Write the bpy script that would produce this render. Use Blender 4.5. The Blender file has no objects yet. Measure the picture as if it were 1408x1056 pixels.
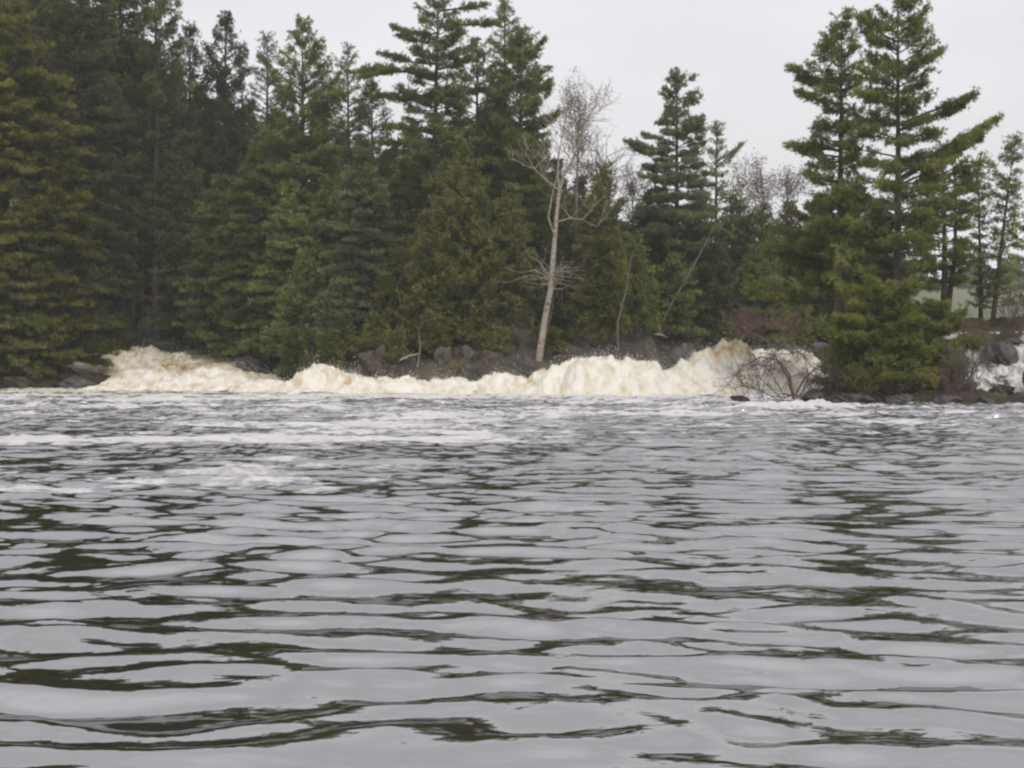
import bpy, math, random
import numpy as np
from math import radians as R

# ------------------------------------------------------------------ camera, sky, sun
F = 1955.0          # focal length in pixels of the 1408 px wide photograph
HZ = 490.0          # horizon row
CH = 2.0            # camera height above the water
sc = bpy.context.scene
col = sc.collection
cam = bpy.data.cameras.new('camera'); camo = bpy.data.objects.new('camera', cam); col.objects.link(camo)
cam.sensor_width = 36; cam.lens = F / 1408 * 36; cam.clip_end = 3000; cam.clip_start = 0.05
camo.location = (0, 0, CH); camo.rotation_euler = (R(90), 0, 0)
cam.shift_y = -(528 - HZ) / 1408
sc.camera = camo

SUN_EL, SUN_AZ = 48, 155       # azimuth in degrees from +Y clockwise (behind the camera, to the right)
w = bpy.data.worlds.new("World"); sc.world = w; w.use_nodes = True
nt = w.node_tree; nt.nodes.clear()
sky = nt.nodes.new('ShaderNodeTexSky'); sky.sky_type = 'NISHITA'; sky.sun_disc = False
sky.sun_elevation = R(SUN_EL); sky.sun_rotation = R(SUN_AZ); sky.dust_density = 4
tc = nt.nodes.new('ShaderNodeTexCoord'); sep = nt.nodes.new('ShaderNodeSeparateXYZ')
nt.links.new(tc.outputs['Generated'], sep.inputs[0])
cr = nt.nodes.new('ShaderNodeValToRGB')          # cloud deck: brightens towards the zenith
e = cr.color_ramp.elements
e[0].position = 0.0; e[0].color = (.93, .91, .925, 1)
e[1].position = 1.0; e[1].color = (1.0, .98, 1.02, 1)
for p_, c_ in ((.12, (.88, .865, .885)), (.25, (.85, .835, .87)), (.40, (.73, .715, .755)), (.60, (.70, .69, .735)), (.80, (.90, .88, .92))):
    q = e.new(p_); q.color = (*c_, 1)
nt.links.new(sep.outputs[2], cr.inputs[0])
mp = nt.nodes.new('ShaderNodeMapping'); mp.inputs['Scale'].default_value = (1, 1, 3.2)
nt.links.new(tc.outputs['Generated'], mp.inputs[0])
cn = nt.nodes.new('ShaderNodeTexNoise'); cn.inputs['Scale'].default_value = 2.2; cn.inputs['Detail'].default_value = 4
nt.links.new(mp.outputs[0], cn.inputs[0])
mr = nt.nodes.new('ShaderNodeMapRange'); mr.inputs[1].default_value = .3; mr.inputs[2].default_value = .7
mr.inputs[3].default_value = 8.5; mr.inputs[4].default_value = 10.6
nt.links.new(cn.outputs[0], mr.inputs[0])
vm = nt.nodes.new('ShaderNodeVectorMath'); vm.operation = 'SCALE'
nt.links.new(cr.outputs[0], vm.inputs[0]); nt.links.new(mr.outputs[0], vm.inputs['Scale'])
mx = nt.nodes.new('ShaderNodeMix'); mx.data_type = 'RGBA'; mx.inputs[0].default_value = .96
nt.links.new(sky.outputs[0], mx.inputs[6]); nt.links.new(vm.outputs[0], mx.inputs[7])
bg = nt.nodes.new('ShaderNodeBackground'); bg.inputs[1].default_value = 0.10
nt.links.new(mx.outputs[2], bg.inputs[0])
wo = nt.nodes.new('ShaderNodeOutputWorld'); nt.links.new(bg.outputs[0], wo.inputs[0])

sl = bpy.data.lights.new('sun', 'SUN'); sl.energy = 1.5; sl.angle = R(25); sl.color = (1, .96, .88)
so = bpy.data.objects.new('sun', sl); col.objects.link(so)
so.rotation_euler = (R(90 - SUN_EL), 0, R(180 - SUN_AZ) + 0)
so.location = (0, 0, 50)

sc.view_settings.view_transform = 'Standard'; sc.view_settings.look = 'None'
sc.view_settings.exposure = 0.1; sc.view_settings.gamma = 1
sc.render.engine = 'CYCLES'
sc.cycles.max_bounces = 6; sc.cycles.diffuse_bounces = 3; sc.cycles.glossy_bounces = 3
sc.cycles.transmission_bounces = 2; sc.cycles.transparent_max_bounces = 4
sc.cycles.caustics_reflective = False; sc.cycles.caustics_refractive = False
sc.cycles.filter_width = 2.3
sc.cycles.use_denoising = True

# ------------------------------------------------------------------ helpers
def at(px, py, Y):
    """photo pixel + distance -> world point"""
    return np.array([(px - 704) / F * Y, Y, CH + (HZ - py) / F * Y])

def perm(seed):
    p = np.random.RandomState(seed).permutation(512)
    return np.concatenate([p, p])
_g = np.random.RandomState(5).uniform(0, 2 * np.pi, 512)
GX, GY = np.cos(_g), np.sin(_g)
_P = {}
def noise(x, y, seed=0):
    if seed not in _P: _P[seed] = perm(seed)
    p = _P[seed]
    xi = np.floor(x).astype(np.int64); yi = np.floor(y).astype(np.int64)
    xf = x - xi; yf = y - yi
    u = xf * xf * xf * (xf * (xf * 6 - 15) + 10); v = yf * yf * yf * (yf * (yf * 6 - 15) + 10)
    def g(ix, iy, fx, fy):
        h = p[(p[ix & 511] + iy) & 511]
        return GX[h] * fx + GY[h] * fy
    a = g(xi, yi, xf, yf); b = g(xi + 1, yi, xf - 1, yf)
    c = g(xi, yi + 1, xf, yf - 1); d = g(xi + 1, yi + 1, xf - 1, yf - 1)
    return ((a + (b - a) * u) + ((c + (d - c) * u) - (a + (b - a) * u)) * v) * 1.5
def fbm(x, y, seed=0, o=4, gain=.5):
    s = 0; a = 1
    for i in range(o):
        s = s + a * noise(x * 2 ** i + 7.3 * i, y * 2 ** i - 3.1 * i, seed + i); a *= gain
    return s
def ridged(x, y, seed=0, o=4, gain=.5):
    s = 0; a = 1
    for i in range(o):
        n = 1 - np.abs(noise(x * 2 ** i + 5.3 * i, y * 2 ** i + 2.1 * i, seed + i)) * 2
        s = s + a * n * n * np.sign(n); a *= gain
    return s
def sstep(a, b, x):
    t = np.clip((x - a) / (b - a), 0, 1); return t * t * (3 - 2 * t)

def poly_sd(x, y, poly):
    """signed distance to a polygon, positive inside"""
    P = np.array(poly, float); n = len(P)
    d = np.full(x.shape, 1e9); ins = np.zeros(x.shape, bool)
    for i in range(n):
        a = P[i]; b = P[(i + 1) % n]; e_ = b - a
        t = np.clip(((x - a[0]) * e_[0] + (y - a[1]) * e_[1]) / (e_ @ e_), 0, 1)
        d = np.minimum(d, np.hypot(x - a[0] - t * e_[0], y - a[1] - t * e_[1]))
        if a[1] != b[1]:
            c = ((a[1] > y) != (b[1] > y)) & (x < (b[0] - a[0]) * (y - a[1]) / (b[1] - a[1]) + a[0])
            ins ^= c
    return np.where(ins, d, -d)

def mesh_np(name, V, Fc, mats, smooth=False, attrs=None, parent=None):
    """V (n,3); Fc list of (m,k) index arrays; attrs {name: (domain, values)}"""
    if not isinstance(Fc, list): Fc = [Fc]
    me = bpy.data.meshes.new(name)
    V = np.ascontiguousarray(V, np.float32)
    nl = sum(f.size for f in Fc); nf = sum(len(f) for f in Fc)
    me.vertices.add(len(V)); me.vertices.foreach_set('co', V.ravel())
    me.loops.add(nl); me.loops.foreach_set('vertex_index', np.concatenate([f.ravel() for f in Fc]).astype(np.int32))
    tot = np.concatenate([np.full(len(f), f.shape[1]) for f in Fc])
    st = np.concatenate([[0], np.cumsum(tot)[:-1]])
    me.polygons.add(nf); me.polygons.foreach_set('loop_start', st.astype(np.int32))
    me.polygons.foreach_set('loop_total', tot.astype(np.int32))
    if smooth: me.polygons.foreach_set('use_smooth', np.ones(nf, bool))
    for k, (dom, val) in (attrs or {}).items():
        a = me.attributes.new(k, 'FLOAT', dom); a.data.foreach_set('value', np.asarray(val, np.float32).ravel())
    me.update(calc_edges=True)
    me.materials.append(mats)
    o = bpy.data.objects.new(name, me); col.objects.link(o)
    if parent is not None: o.parent = parent
    return o
def tag(o, label=None, cat=None, group=None, kind=None):
    if label: o['label'] = label
    if cat: o['category'] = cat
    if group: o['group'] = group
    if kind: o['kind'] = kind
    return o
def empty(name, loc):
    o = bpy.data.objects.new(name, None); col.objects.link(o); o.location = loc; o.empty_display_size = .3
    return o
def grid_faces(nr, nc):
    i = np.arange((nr - 1) * (nc - 1)); r = i // (nc - 1); c = i % (nc - 1); a = r * nc + c
    return np.stack([a, a + 1, a + nc + 1, a + nc], 1)

class Tubes:
    """collects many tapering tubes into one mesh"""
    def __init__(s): s.V = []; s.F = []; s.n = 0
    def add(s, pts, rad, k=5):
        pts = np.asarray(pts, float); rad = np.asarray(rad, float); m = len(pts)
        t = np.gradient(pts, axis=0); t /= np.linalg.norm(t, axis=1)[:, None] + 1e-9
        ref = np.array([0, 0, 1.]) if abs(t[0, 2]) < .9 else np.array([1., 0, 0])
        a = np.cross(t, ref); a /= np.linalg.norm(a, axis=1)[:, None] + 1e-9
        b = np.cross(t, a)
        th = np.arange(k) * 2 * np.pi / k
        ring = pts[:, None] + rad[:, None, None] * (np.cos(th)[None, :, None] * a[:, None] + np.sin(th)[None, :, None] * b[:, None])
        s.V.append(ring.reshape(-1, 3))
        i = np.arange(m - 1)[:, None] * k + np.arange(k)[None]
        j = np.arange(m - 1)[:, None] * k + (np.arange(k)[None] + 1) % k
        s.F.append(np.stack([i, j, j + k, i + k], -1).reshape(-1, 4) + s.n); s.n += m * k
    def build(s, name, mat, parent=None):
        return mesh_np(name, np.concatenate(s.V), np.concatenate(s.F), mat, True, None, parent)

# ------------------------------------------------------------------ materials
def M(name):
    m = bpy.data.materials.new(name); m.use_nodes = True
    return m, m.node_tree, m.node_tree.nodes['Principled BSDF']
def N(nt, t, **kw):
    n = nt.nodes.new(t)
    for k, v in kw.items():
        if k.startswith('_'): setattr(n, k[1:], v)
        else: n.inputs[k.replace('_', ' ')].default_value = v
    return n
def ramp(nt, src, stops):
    r = nt.nodes.new('ShaderNodeValToRGB'); e = r.color_ramp.elements
    e[0].position = stops[0][0]; e[0].color = (*stops[0][1], 1)
    e[1].position = stops[-1][0]; e[1].color = (*stops[-1][1], 1)
    for p, c in stops[1:-1]:
        q = e.new(p); q.color = (*c, 1)
    nt.links.new(src, r.inputs[0]); return r
def coords(nt, scale=(1, 1, 1), kind='Object'):
    t = nt.nodes.new('ShaderNodeTexCoord'); m = nt.nodes.new('ShaderNodeMapping')
    m.inputs['Scale'].default_value = scale
    nt.links.new(t.outputs[kind], m.inputs[0]); return m.outputs[0]

def foliage_mat(name, dark, mid, light):
    m, nt, b = M(name)
    c = coords(nt)
    n = N(nt, 'ShaderNodeTexNoise', Scale=.55, Detail=3.0); nt.links.new(c, n.inputs[0])
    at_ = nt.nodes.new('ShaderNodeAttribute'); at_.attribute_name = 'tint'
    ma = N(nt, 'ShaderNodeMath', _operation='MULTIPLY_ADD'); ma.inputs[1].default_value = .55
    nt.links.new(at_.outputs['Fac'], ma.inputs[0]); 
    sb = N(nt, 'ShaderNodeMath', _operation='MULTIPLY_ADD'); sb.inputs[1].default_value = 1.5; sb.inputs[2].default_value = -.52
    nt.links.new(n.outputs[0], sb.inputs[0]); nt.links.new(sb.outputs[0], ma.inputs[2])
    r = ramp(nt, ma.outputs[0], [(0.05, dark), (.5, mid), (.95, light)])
    oi = nt.nodes.new('ShaderNodeObjectInfo')
    hs = nt.nodes.new('ShaderNodeHueSaturation')
    mr = N(nt, 'ShaderNodeMapRange'); mr.inputs[3].default_value = .8; mr.inputs[4].default_value = 1.25
    nt.links.new(oi.outputs['Random'], mr.inputs[0]); nt.links.new(mr.outputs[0], hs.inputs['Value'])
    nt.links.new(r.outputs[0], hs.inputs['Color'])
    d = nt.nodes.new('ShaderNodeBsdfDiffuse'); t = nt.nodes.new('ShaderNodeBsdfTranslucent')
    mx = nt.nodes.new('ShaderNodeMixShader'); mx.inputs[0].default_value = .3
    nt.links.new(hs.outputs[0], d.inputs[0]); nt.links.new(hs.outputs[0], t.inputs[0])
    nt.links.new(d.outputs[0], mx.inputs[1]); nt.links.new(t.outputs[0], mx.inputs[2])
    nt.nodes.remove(b)
    nt.links.new(mx.outputs[0], nt.nodes['Material Output'].inputs[0])
    return m
FM = {
 'pine':   foliage_mat('pine_needles', (0.093, 0.117, 0.043), (0.200, 0.234, 0.073), (0.352, 0.362, 0.109)),
 'bright': foliage_mat('bright_pine_needles', (0.100, 0.125, 0.033), (0.192, 0.217, 0.056), (0.321, 0.319, 0.089)),
 'dark':   foliage_mat('dark_spruce_needles', (0.068, 0.081, 0.033), (0.132, 0.146, 0.059), (0.210, 0.218, 0.084)),
 'yellow': foliage_mat('yellow_green_boughs', (0.074, 0.083, 0.022), (0.159, 0.168, 0.041), (0.308, 0.289, 0.066)),
 'cedar':  foliage_mat('olive_cedar_sprays', (0.089, 0.098, 0.030), (0.181, 0.195, 0.059), (0.330, 0.301, 0.100)),
 'blue':   foliage_mat('grey_green_needles', (0.107, 0.133, 0.061), (0.190, 0.229, 0.103), (0.324, 0.356, 0.160)),
 'bud':    foliage_mat('spring_buds', (0.149, 0.130, 0.088), (0.248, 0.218, 0.154), (0.360, 0.319, 0.231)),
}
def bark_mat(name, a, b_, sc_=(3, 3, .8)):
    m, nt, b = M(name)
    n = N(nt, 'ShaderNodeTexNoise', Scale=2.5, Detail=6.0, Roughness=.7); nt.links.new(coords(nt, sc_), n.inputs[0])
    r = ramp(nt, n.outputs[0], [(.35, a), (.65, b_)])
    nt.links.new(r.outputs[0], b.inputs['Base Color']); b.inputs['Roughness'].default_value = .9
    bm = N(nt, 'ShaderNodeBump', Strength=.6, Distance=.03); nt.links.new(n.outputs[0], bm.inputs['Height'])
    nt.links.new(bm.outputs[0], b.inputs['Normal'])
    return m
BM = {
 'dark': bark_mat('dark_bark', (.045, .035, .03), (.11, .09, .075)),
 'red':  bark_mat('red_pine_bark', (.13, .08, .065), (.26, .18, .15)),
 'grey': bark_mat('grey_twig_bark', (.14, .11, .10), (.25, .21, .19)),
 'twig': bark_mat('brown_twig_bark', (.08, .055, .045), (.17, .12, .10)),
 'rust': bark_mat('reddish_twig_bark', (.13, .07, .06), (.22, .13, .11)),
 'pale': bark_mat('pale_dead_wood', (.28, .25, .23), (.48, .44, .42)),
}
def birch_mat():
    m, nt, b = M('birch_bark')
    n = N(nt, 'ShaderNodeTexNoise', Scale=2.0, Detail=5.0, Roughness=.65); nt.links.new(coords(nt, (1.2, 1.2, 3.5)), n.inputs[0])
    r = ramp(nt, n.outputs[0], [(.34, (.06, .05, .045)), (.42, (.27, .235, .19)), (.7, (.46, .41, .34))])
    nt.links.new(r.outputs[0], b.inputs['Base Color']); b.inputs['Roughness'].default_value = .8
    return m
BM['birch'] = birch_mat()

def ground_mat():
    m, nt, b = M('forest_floor')
    c = coords(nt)
    n = N(nt, 'ShaderNodeTexNoise', Scale=.7, Detail=9.0, Roughness=.7); nt.links.new(c, n.inputs[0])
    r = ramp(nt, n.outputs[0], [(.3, (.015, .011, .007)), (.48, (.042, .030, .018)), (.6, (.075, .060, .028)), (.75, (.10, .085, .05))])
    g = N(nt, 'ShaderNodeTexNoise', Scale=.08, Detail=6.0); nt.links.new(c, g.inputs[0])
    gr = ramp(nt, g.outputs[0], [(.3, (.12, .135, .07)), (.7, (.17, .18, .11))])
    # the open field lies well back from the river
    sp = nt.nodes.new('ShaderNodeSeparateXYZ'); nt.links.new(c, sp.inputs[0])
    f = N(nt, 'ShaderNodeMapRange'); f.inputs[1].default_value = 98; f.inputs[2].default_value = 112
    nt.links.new(sp.outputs[1], f.inputs[0])
    f2 = N(nt, 'ShaderNodeMapRange'); f2.inputs[1].default_value = 22; f2.inputs[2].default_value = 30
    nt.links.new(sp.outputs[0], f2.inputs[0])
    mu = N(nt, 'ShaderNodeMath', _operation='MULTIPLY'); nt.links.new(f.outputs[0], mu.inputs[0]); nt.links.new(f2.outputs[0], mu.inputs[1])
    mx = N(nt, 'ShaderNodeMix', _data_type='RGBA'); nt.links.new(mu.outputs[0], mx.inputs[0])
    nt.links.new(r.outputs[0], mx.inputs[6]); nt.links.new(gr.outputs[0], mx.inputs[7])
    nt.links.new(mx.outputs[2], b.inputs['Base Color']); b.inputs['Roughness'].default_value = .95
    bm = N(nt, 'ShaderNodeBump', Strength=.8, Distance=.15); nt.links.new(n.outputs[0], bm.inputs['Height'])
    nt.links.new(bm.outputs[0], b.inputs['Normal'])
    return m
def rock_mat(name, a, b_, c_, rough=.85):
    m, nt, b = M(name)
    c = coords(nt)
    n = N(nt, 'ShaderNodeTexNoise', Scale=1.3, Detail=8.0, Roughness=.68); nt.links.new(c, n.inputs[0])
    r = ramp(nt, n.outputs[0], [(.36, a), (.5, b_), (.64, c_)])
    v = N(nt, 'ShaderNodeTexVoronoi', _feature='DISTANCE_TO_EDGE', Scale=1.1); nt.links.new(c, v.inputs[0])
    cr_ = ramp(nt, v.outputs[0], [(0.0, (.25, .25, .25)), (.05, (1, 1, 1))])
    mx = N(nt, 'ShaderNodeMix', _data_type='RGBA', _blend_type='MULTIPLY'); mx.inputs[0].default_value = .8
    nt.links.new(r.outputs[0], mx.inputs[6]); nt.links.new(cr_.outputs[0], mx.inputs[7])
    nt.links.new(mx.outputs[2], b.inputs['Base Color']); b.inputs['Roughness'].default_value = rough
    bm = N(nt, 'ShaderNodeBump', Strength=.9, Distance=.12); nt.links.new(n.outputs[0], bm.inputs['Height'])
    nt.links.new(bm.outputs[0], b.inputs['Normal'])
    return m
RM = {
 'grey':  rock_mat('grey_granite', (.035, .032, .026), (.09, .083, .068), (.17, .16, .135)),
 'red':   rock_mat('rusty_granite', (.025, .020, .013), (.070, .050, .030), (.13, .11, .075)),
 'olive': rock_mat('mossy_granite', (.03, .026, .015), (.075, .062, .030), (.14, .105, .055)),
 'wet':   rock_mat('wet_dark_rock', (.02, .016, .014), (.05, .04, .035), (.10, .085, .08), .45),
}

def water_mat():
    m, nt, b = M('river_water')
    b.inputs['Base Color'].default_value = (.022, .020, .013, 1)
    b.inputs['Roughness'].default_value = .035
    b.inputs['IOR'].default_value = 6.0
    c = coords(nt)
    n1 = N(nt, 'ShaderNodeTexNoise', Scale=3.2, Detail=3.0, Roughness=.5)
    nt.links.new(coords(nt, (.6, 1, 1)), n1.inputs[0])
    ch = nt.nodes.new('ShaderNodeAttribute'); ch.attribute_name = 'chop'
    bm = N(nt, 'ShaderNodeBump', Distance=.12); nt.links.new(n1.outputs[0], bm.inputs['Height'])
    nt.links.new(ch.outputs['Fac'], bm.inputs['Strength'])
    nt.links.new(bm.outputs[0], b.inputs['Normal'])
    rr = N(nt, 'ShaderNodeMapRange'); rr.inputs[1].default_value = .15; rr.inputs[2].default_value = 1.3
    rr.inputs[3].default_value = .03; rr.inputs[4].default_value = .26
    nt.links.new(ch.outputs['Fac'], rr.inputs[0]); nt.links.new(rr.outputs[0], b.inputs['Roughness'])
    # drifting foam
    fa = nt.nodes.new('ShaderNodeAttribute'); fa.attribute_name = 'foam'
    f1 = N(nt, 'ShaderNodeTexNoise', Scale=.95, Detail=9.0, Roughness=.66, Distortion=.8)
    nt.links.new(coords(nt, (.55, 1.0, 1)), f1.inputs[0])
    f2 = N(nt, 'ShaderNodeTexVoronoi', _feature='DISTANCE_TO_EDGE', Scale=2.6)
    fd = N(nt, 'ShaderNodeTexNoise', Scale=1.5, Detail=3.0); nt.links.new(c, fd.inputs[0])
    vm = N(nt, 'ShaderNodeVectorMath', _operation='MULTIPLY_ADD'); nt.links.new(fd.outputs['Color'], vm.inputs[0])
    vm.inputs[1].default_value = (.9, .9, .9); nt.links.new(coords(nt, (.5, 1, 1)), vm.inputs[2])
    nt.links.new(vm.outputs[0], f2.inputs[0])
    s1 = N(nt, 'ShaderNodeMath', _operation='MULTIPLY_ADD'); s1.inputs[1].default_value = -.55
    f1c = N(nt, 'ShaderNodeMath', _operation='MULTIPLY_ADD'); f1c.inputs[1].default_value = 1.6; f1c.inputs[2].default_value = -.3
    nt.links.new(f1.outputs[0], f1c.inputs[0])
    nt.links.new(f2.outputs[0], s1.inputs[0]); nt.links.new(f1c.outputs[0], s1.inputs[2])
    s2 = N(nt, 'ShaderNodeMath', _operation='ADD'); nt.links.new(s1.outputs[0], s2.inputs[0]); nt.links.new(fa.outputs['Fac'], s2.inputs[1])
    th = N(nt, 'ShaderNodeMapRange', _interpolation_type='SMOOTHSTEP'); th.inputs[1].default_value = .42; th.inputs[2].default_value = .68; th.inputs[4].default_value = .85
    nt.links.new(s2.outputs[0], th.inputs[0])
    fo = nt.nodes.new('ShaderNodeBsdfPrincipled'); fo.inputs['Base Color'].default_value = (.72, .70, .70, 1); fo.inputs['Roughness'].default_value = .6
    cc = nt.nodes.new('ShaderNodeAttribute'); cc.attribute_name = 'cream'
    cm = N(nt, 'ShaderNodeMix', _data_type='RGBA'); nt.links.new(cc.outputs['Fac'], cm.inputs[0])
    cm.inputs[6].default_value = (.66, .645, .66, 1); cm.inputs[7].default_value = (.70, .66, .57, 1)
    nt.links.new(cm.outputs[2], fo.inputs['Base Color'])
    mx = nt.nodes.new('ShaderNodeMixShader'); nt.links.new(th.outputs[0], mx.inputs[0])
    nt.links.new(b.outputs[0], mx.inputs[1]); nt.links.new(fo.outputs[0], mx.inputs[2])
    nt.links.new(mx.outputs[0], nt.nodes['Material Output'].inputs[0])
    return m
def white_mat(name, cols, bump=.5, stretch=(1, 1, 1), dark=None):
    m, nt, b = M(name)
    c = coords(nt, stretch)
    n = N(nt, 'ShaderNodeTexNoise', Scale=1.1, Detail=9.0, Roughness=.66, Distortion=.4); nt.links.new(c, n.inputs[0])
    tt = nt.nodes.new('ShaderNodeAttribute'); tt.attribute_name = 'tan'
    ad = N(nt, 'ShaderNodeMath', _operation='SUBTRACT'); nt.links.new(n.outputs[0], ad.inputs[0]); nt.links.new(tt.outputs['Fac'], ad.inputs[1])
    r = ramp(nt, ad.outputs[0], cols)
    nt.links.new(r.outputs[0], b.inputs['Base Color']); b.inputs['Roughness'].default_value = .55
    b.inputs['Specular IOR Level'].default_value = .35
    bm = N(nt, 'ShaderNodeBump', Strength=bump, Distance=.2); nt.links.new(n.outputs[0], bm.inputs['Height'])
    nt.links.new(bm.outputs[0], b.inputs['Normal'])
    return m
MW = water_mat()
MR = white_mat('churning_foam', [(.14, (.15, .10, .055)), (.26, (.38, .27, .145)), (.36, (.58, .47, .30)), (.46, (.72, .66, .53)), (.58, (.82, .795, .73))], .8, (1.8, .7, .9))
MC = white_mat('cascade_foam', [(.16, (.035, .028, .022)), (.27, (.10, .085, .07)), (.36, (.42, .405, .38)), (.54, (.76, .75, .73))], .9, (2.2, 1.2, .45))
MG = ground_mat()

# ------------------------------------------------------------------ terrain
P_LEFT = [(-140, 86), (-40, 87.5), (-28, 86.5), (-24.8, 87.2), (-24.4, 89.5), (-27, 94), (-34, 104), (-60, 112), (-140, 112)]
P_MAIN = [(-300, 114), (-34, 113), (-27, 112.5), (-23, 111), (-21.2, 106), (-20.4, 100), (-17, 93.5), (-14, 88.5), (-10, 84), (-5, 82),
          (0, 81), (4, 81.5), (8, 83), (11, 86.5), (12.5, 92), (13.5, 100), (15, 108), (24, 112), (60, 113), (400, 112), (400, 460), (-300, 460)]
P_ISLE = [(12.6, 62), (13.6, 60.3), (17, 59.6), (20.5, 59.3), (26, 58.6), (40, 58.5), (40, 60.3), (24, 60.6), (21.6, 62), (20.6, 64), (20.5, 68), (20.5, 74), (18, 76), (15.5, 72), (13.4, 66)]
P_LEDGE = [(18.5, 74), (21.5, 70.5), (24, 70), (27, 70.3), (60, 69), (120, 66), (120, 120), (26, 104), (21, 90), (18.5, 80)]
def prof(sd, pts):
    return np.interp(sd, [p[0] for p in pts], [p[1] for p in pts])
def ground_z(x, y):
    x = np.asarray(x, float); y = np.asarray(y, float)
    zl = prof(poly_sd(x, y, P_LEFT), [(-3, -2), (0, .05), (.8, .7), (3, 1.3), (10, 2.6), (25, 4)])
    zm = prof(poly_sd(x, y, P_MAIN), [(-3, -2), (0, .4), (.8, 1.6), (3, 2.4), (8, 3.4), (25, 5.5), (60, 8), (180, 13), (340, 24)])
    fld = prof(y, [(70, 3.9), (110, 4.2), (180, 8.5), (300, 15.5), (460, 24)])
    k = sstep(16, 26, x) * sstep(100, 116, y)
    zm = zm * (1 - k) + np.minimum(zm, 99) * 0 + np.where(k > 0, fld * k, 0)
    zi = prof(poly_sd(x, y, P_ISLE), [(-2, -2), (0, .02), (.6, .35), (2, .6), (6, 1.2)])
    zr = prof(poly_sd(x, y, P_LEDGE), [(-2, -2), (-.2, 0), (.5, 2.2), (1.2, 3.0), (3.5, 3.75), (12, 4.1)])
    z = np.maximum(np.maximum(zl, zm), np.maximum(zi, zr))
    return z
def gz(x, y): return float(ground_z(np.array([x]), np.array([y]))[0])

def build_ground():
    xs = np.concatenate([np.linspace(-300, -50, 25), np.linspace(-49, 45, 420), np.linspace(47, 400, 30)])
    ys = np.concatenate([np.linspace(56, 118, 300), np.linspace(119, 460, 70)])
    X, Y = np.meshgrid(xs, ys)
    Z = ground_z(X, Y)
    am = sstep(-.5, .8, Z)
    Z = Z + am * ((.35 * fbm(X * .35, Y * .35, 3, 5) + .18 * fbm(X * 1.6, Y * 1.6, 9, 3)) * np.clip(1.3 - (Y - 100) / 300, .2, 1))
    return tag(mesh_np('ground', np.stack([X, Y, Z], -1).reshape(-1, 3), grid_faces(len(ys), len(xs)), MG, True), kind='structure')
build_ground()
# river bed sheet reaching to the horizon under everything
def build_bed():
    V = np.array([(-310, -70, -3.), (410, -70, -3.), (410, 470, -3.), (-310, 470, -3.)])
    return tag(mesh_np('river_bed', V, np.array([[0, 1, 2, 3]]), RM['wet']), kind='structure')
build_bed()

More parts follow.
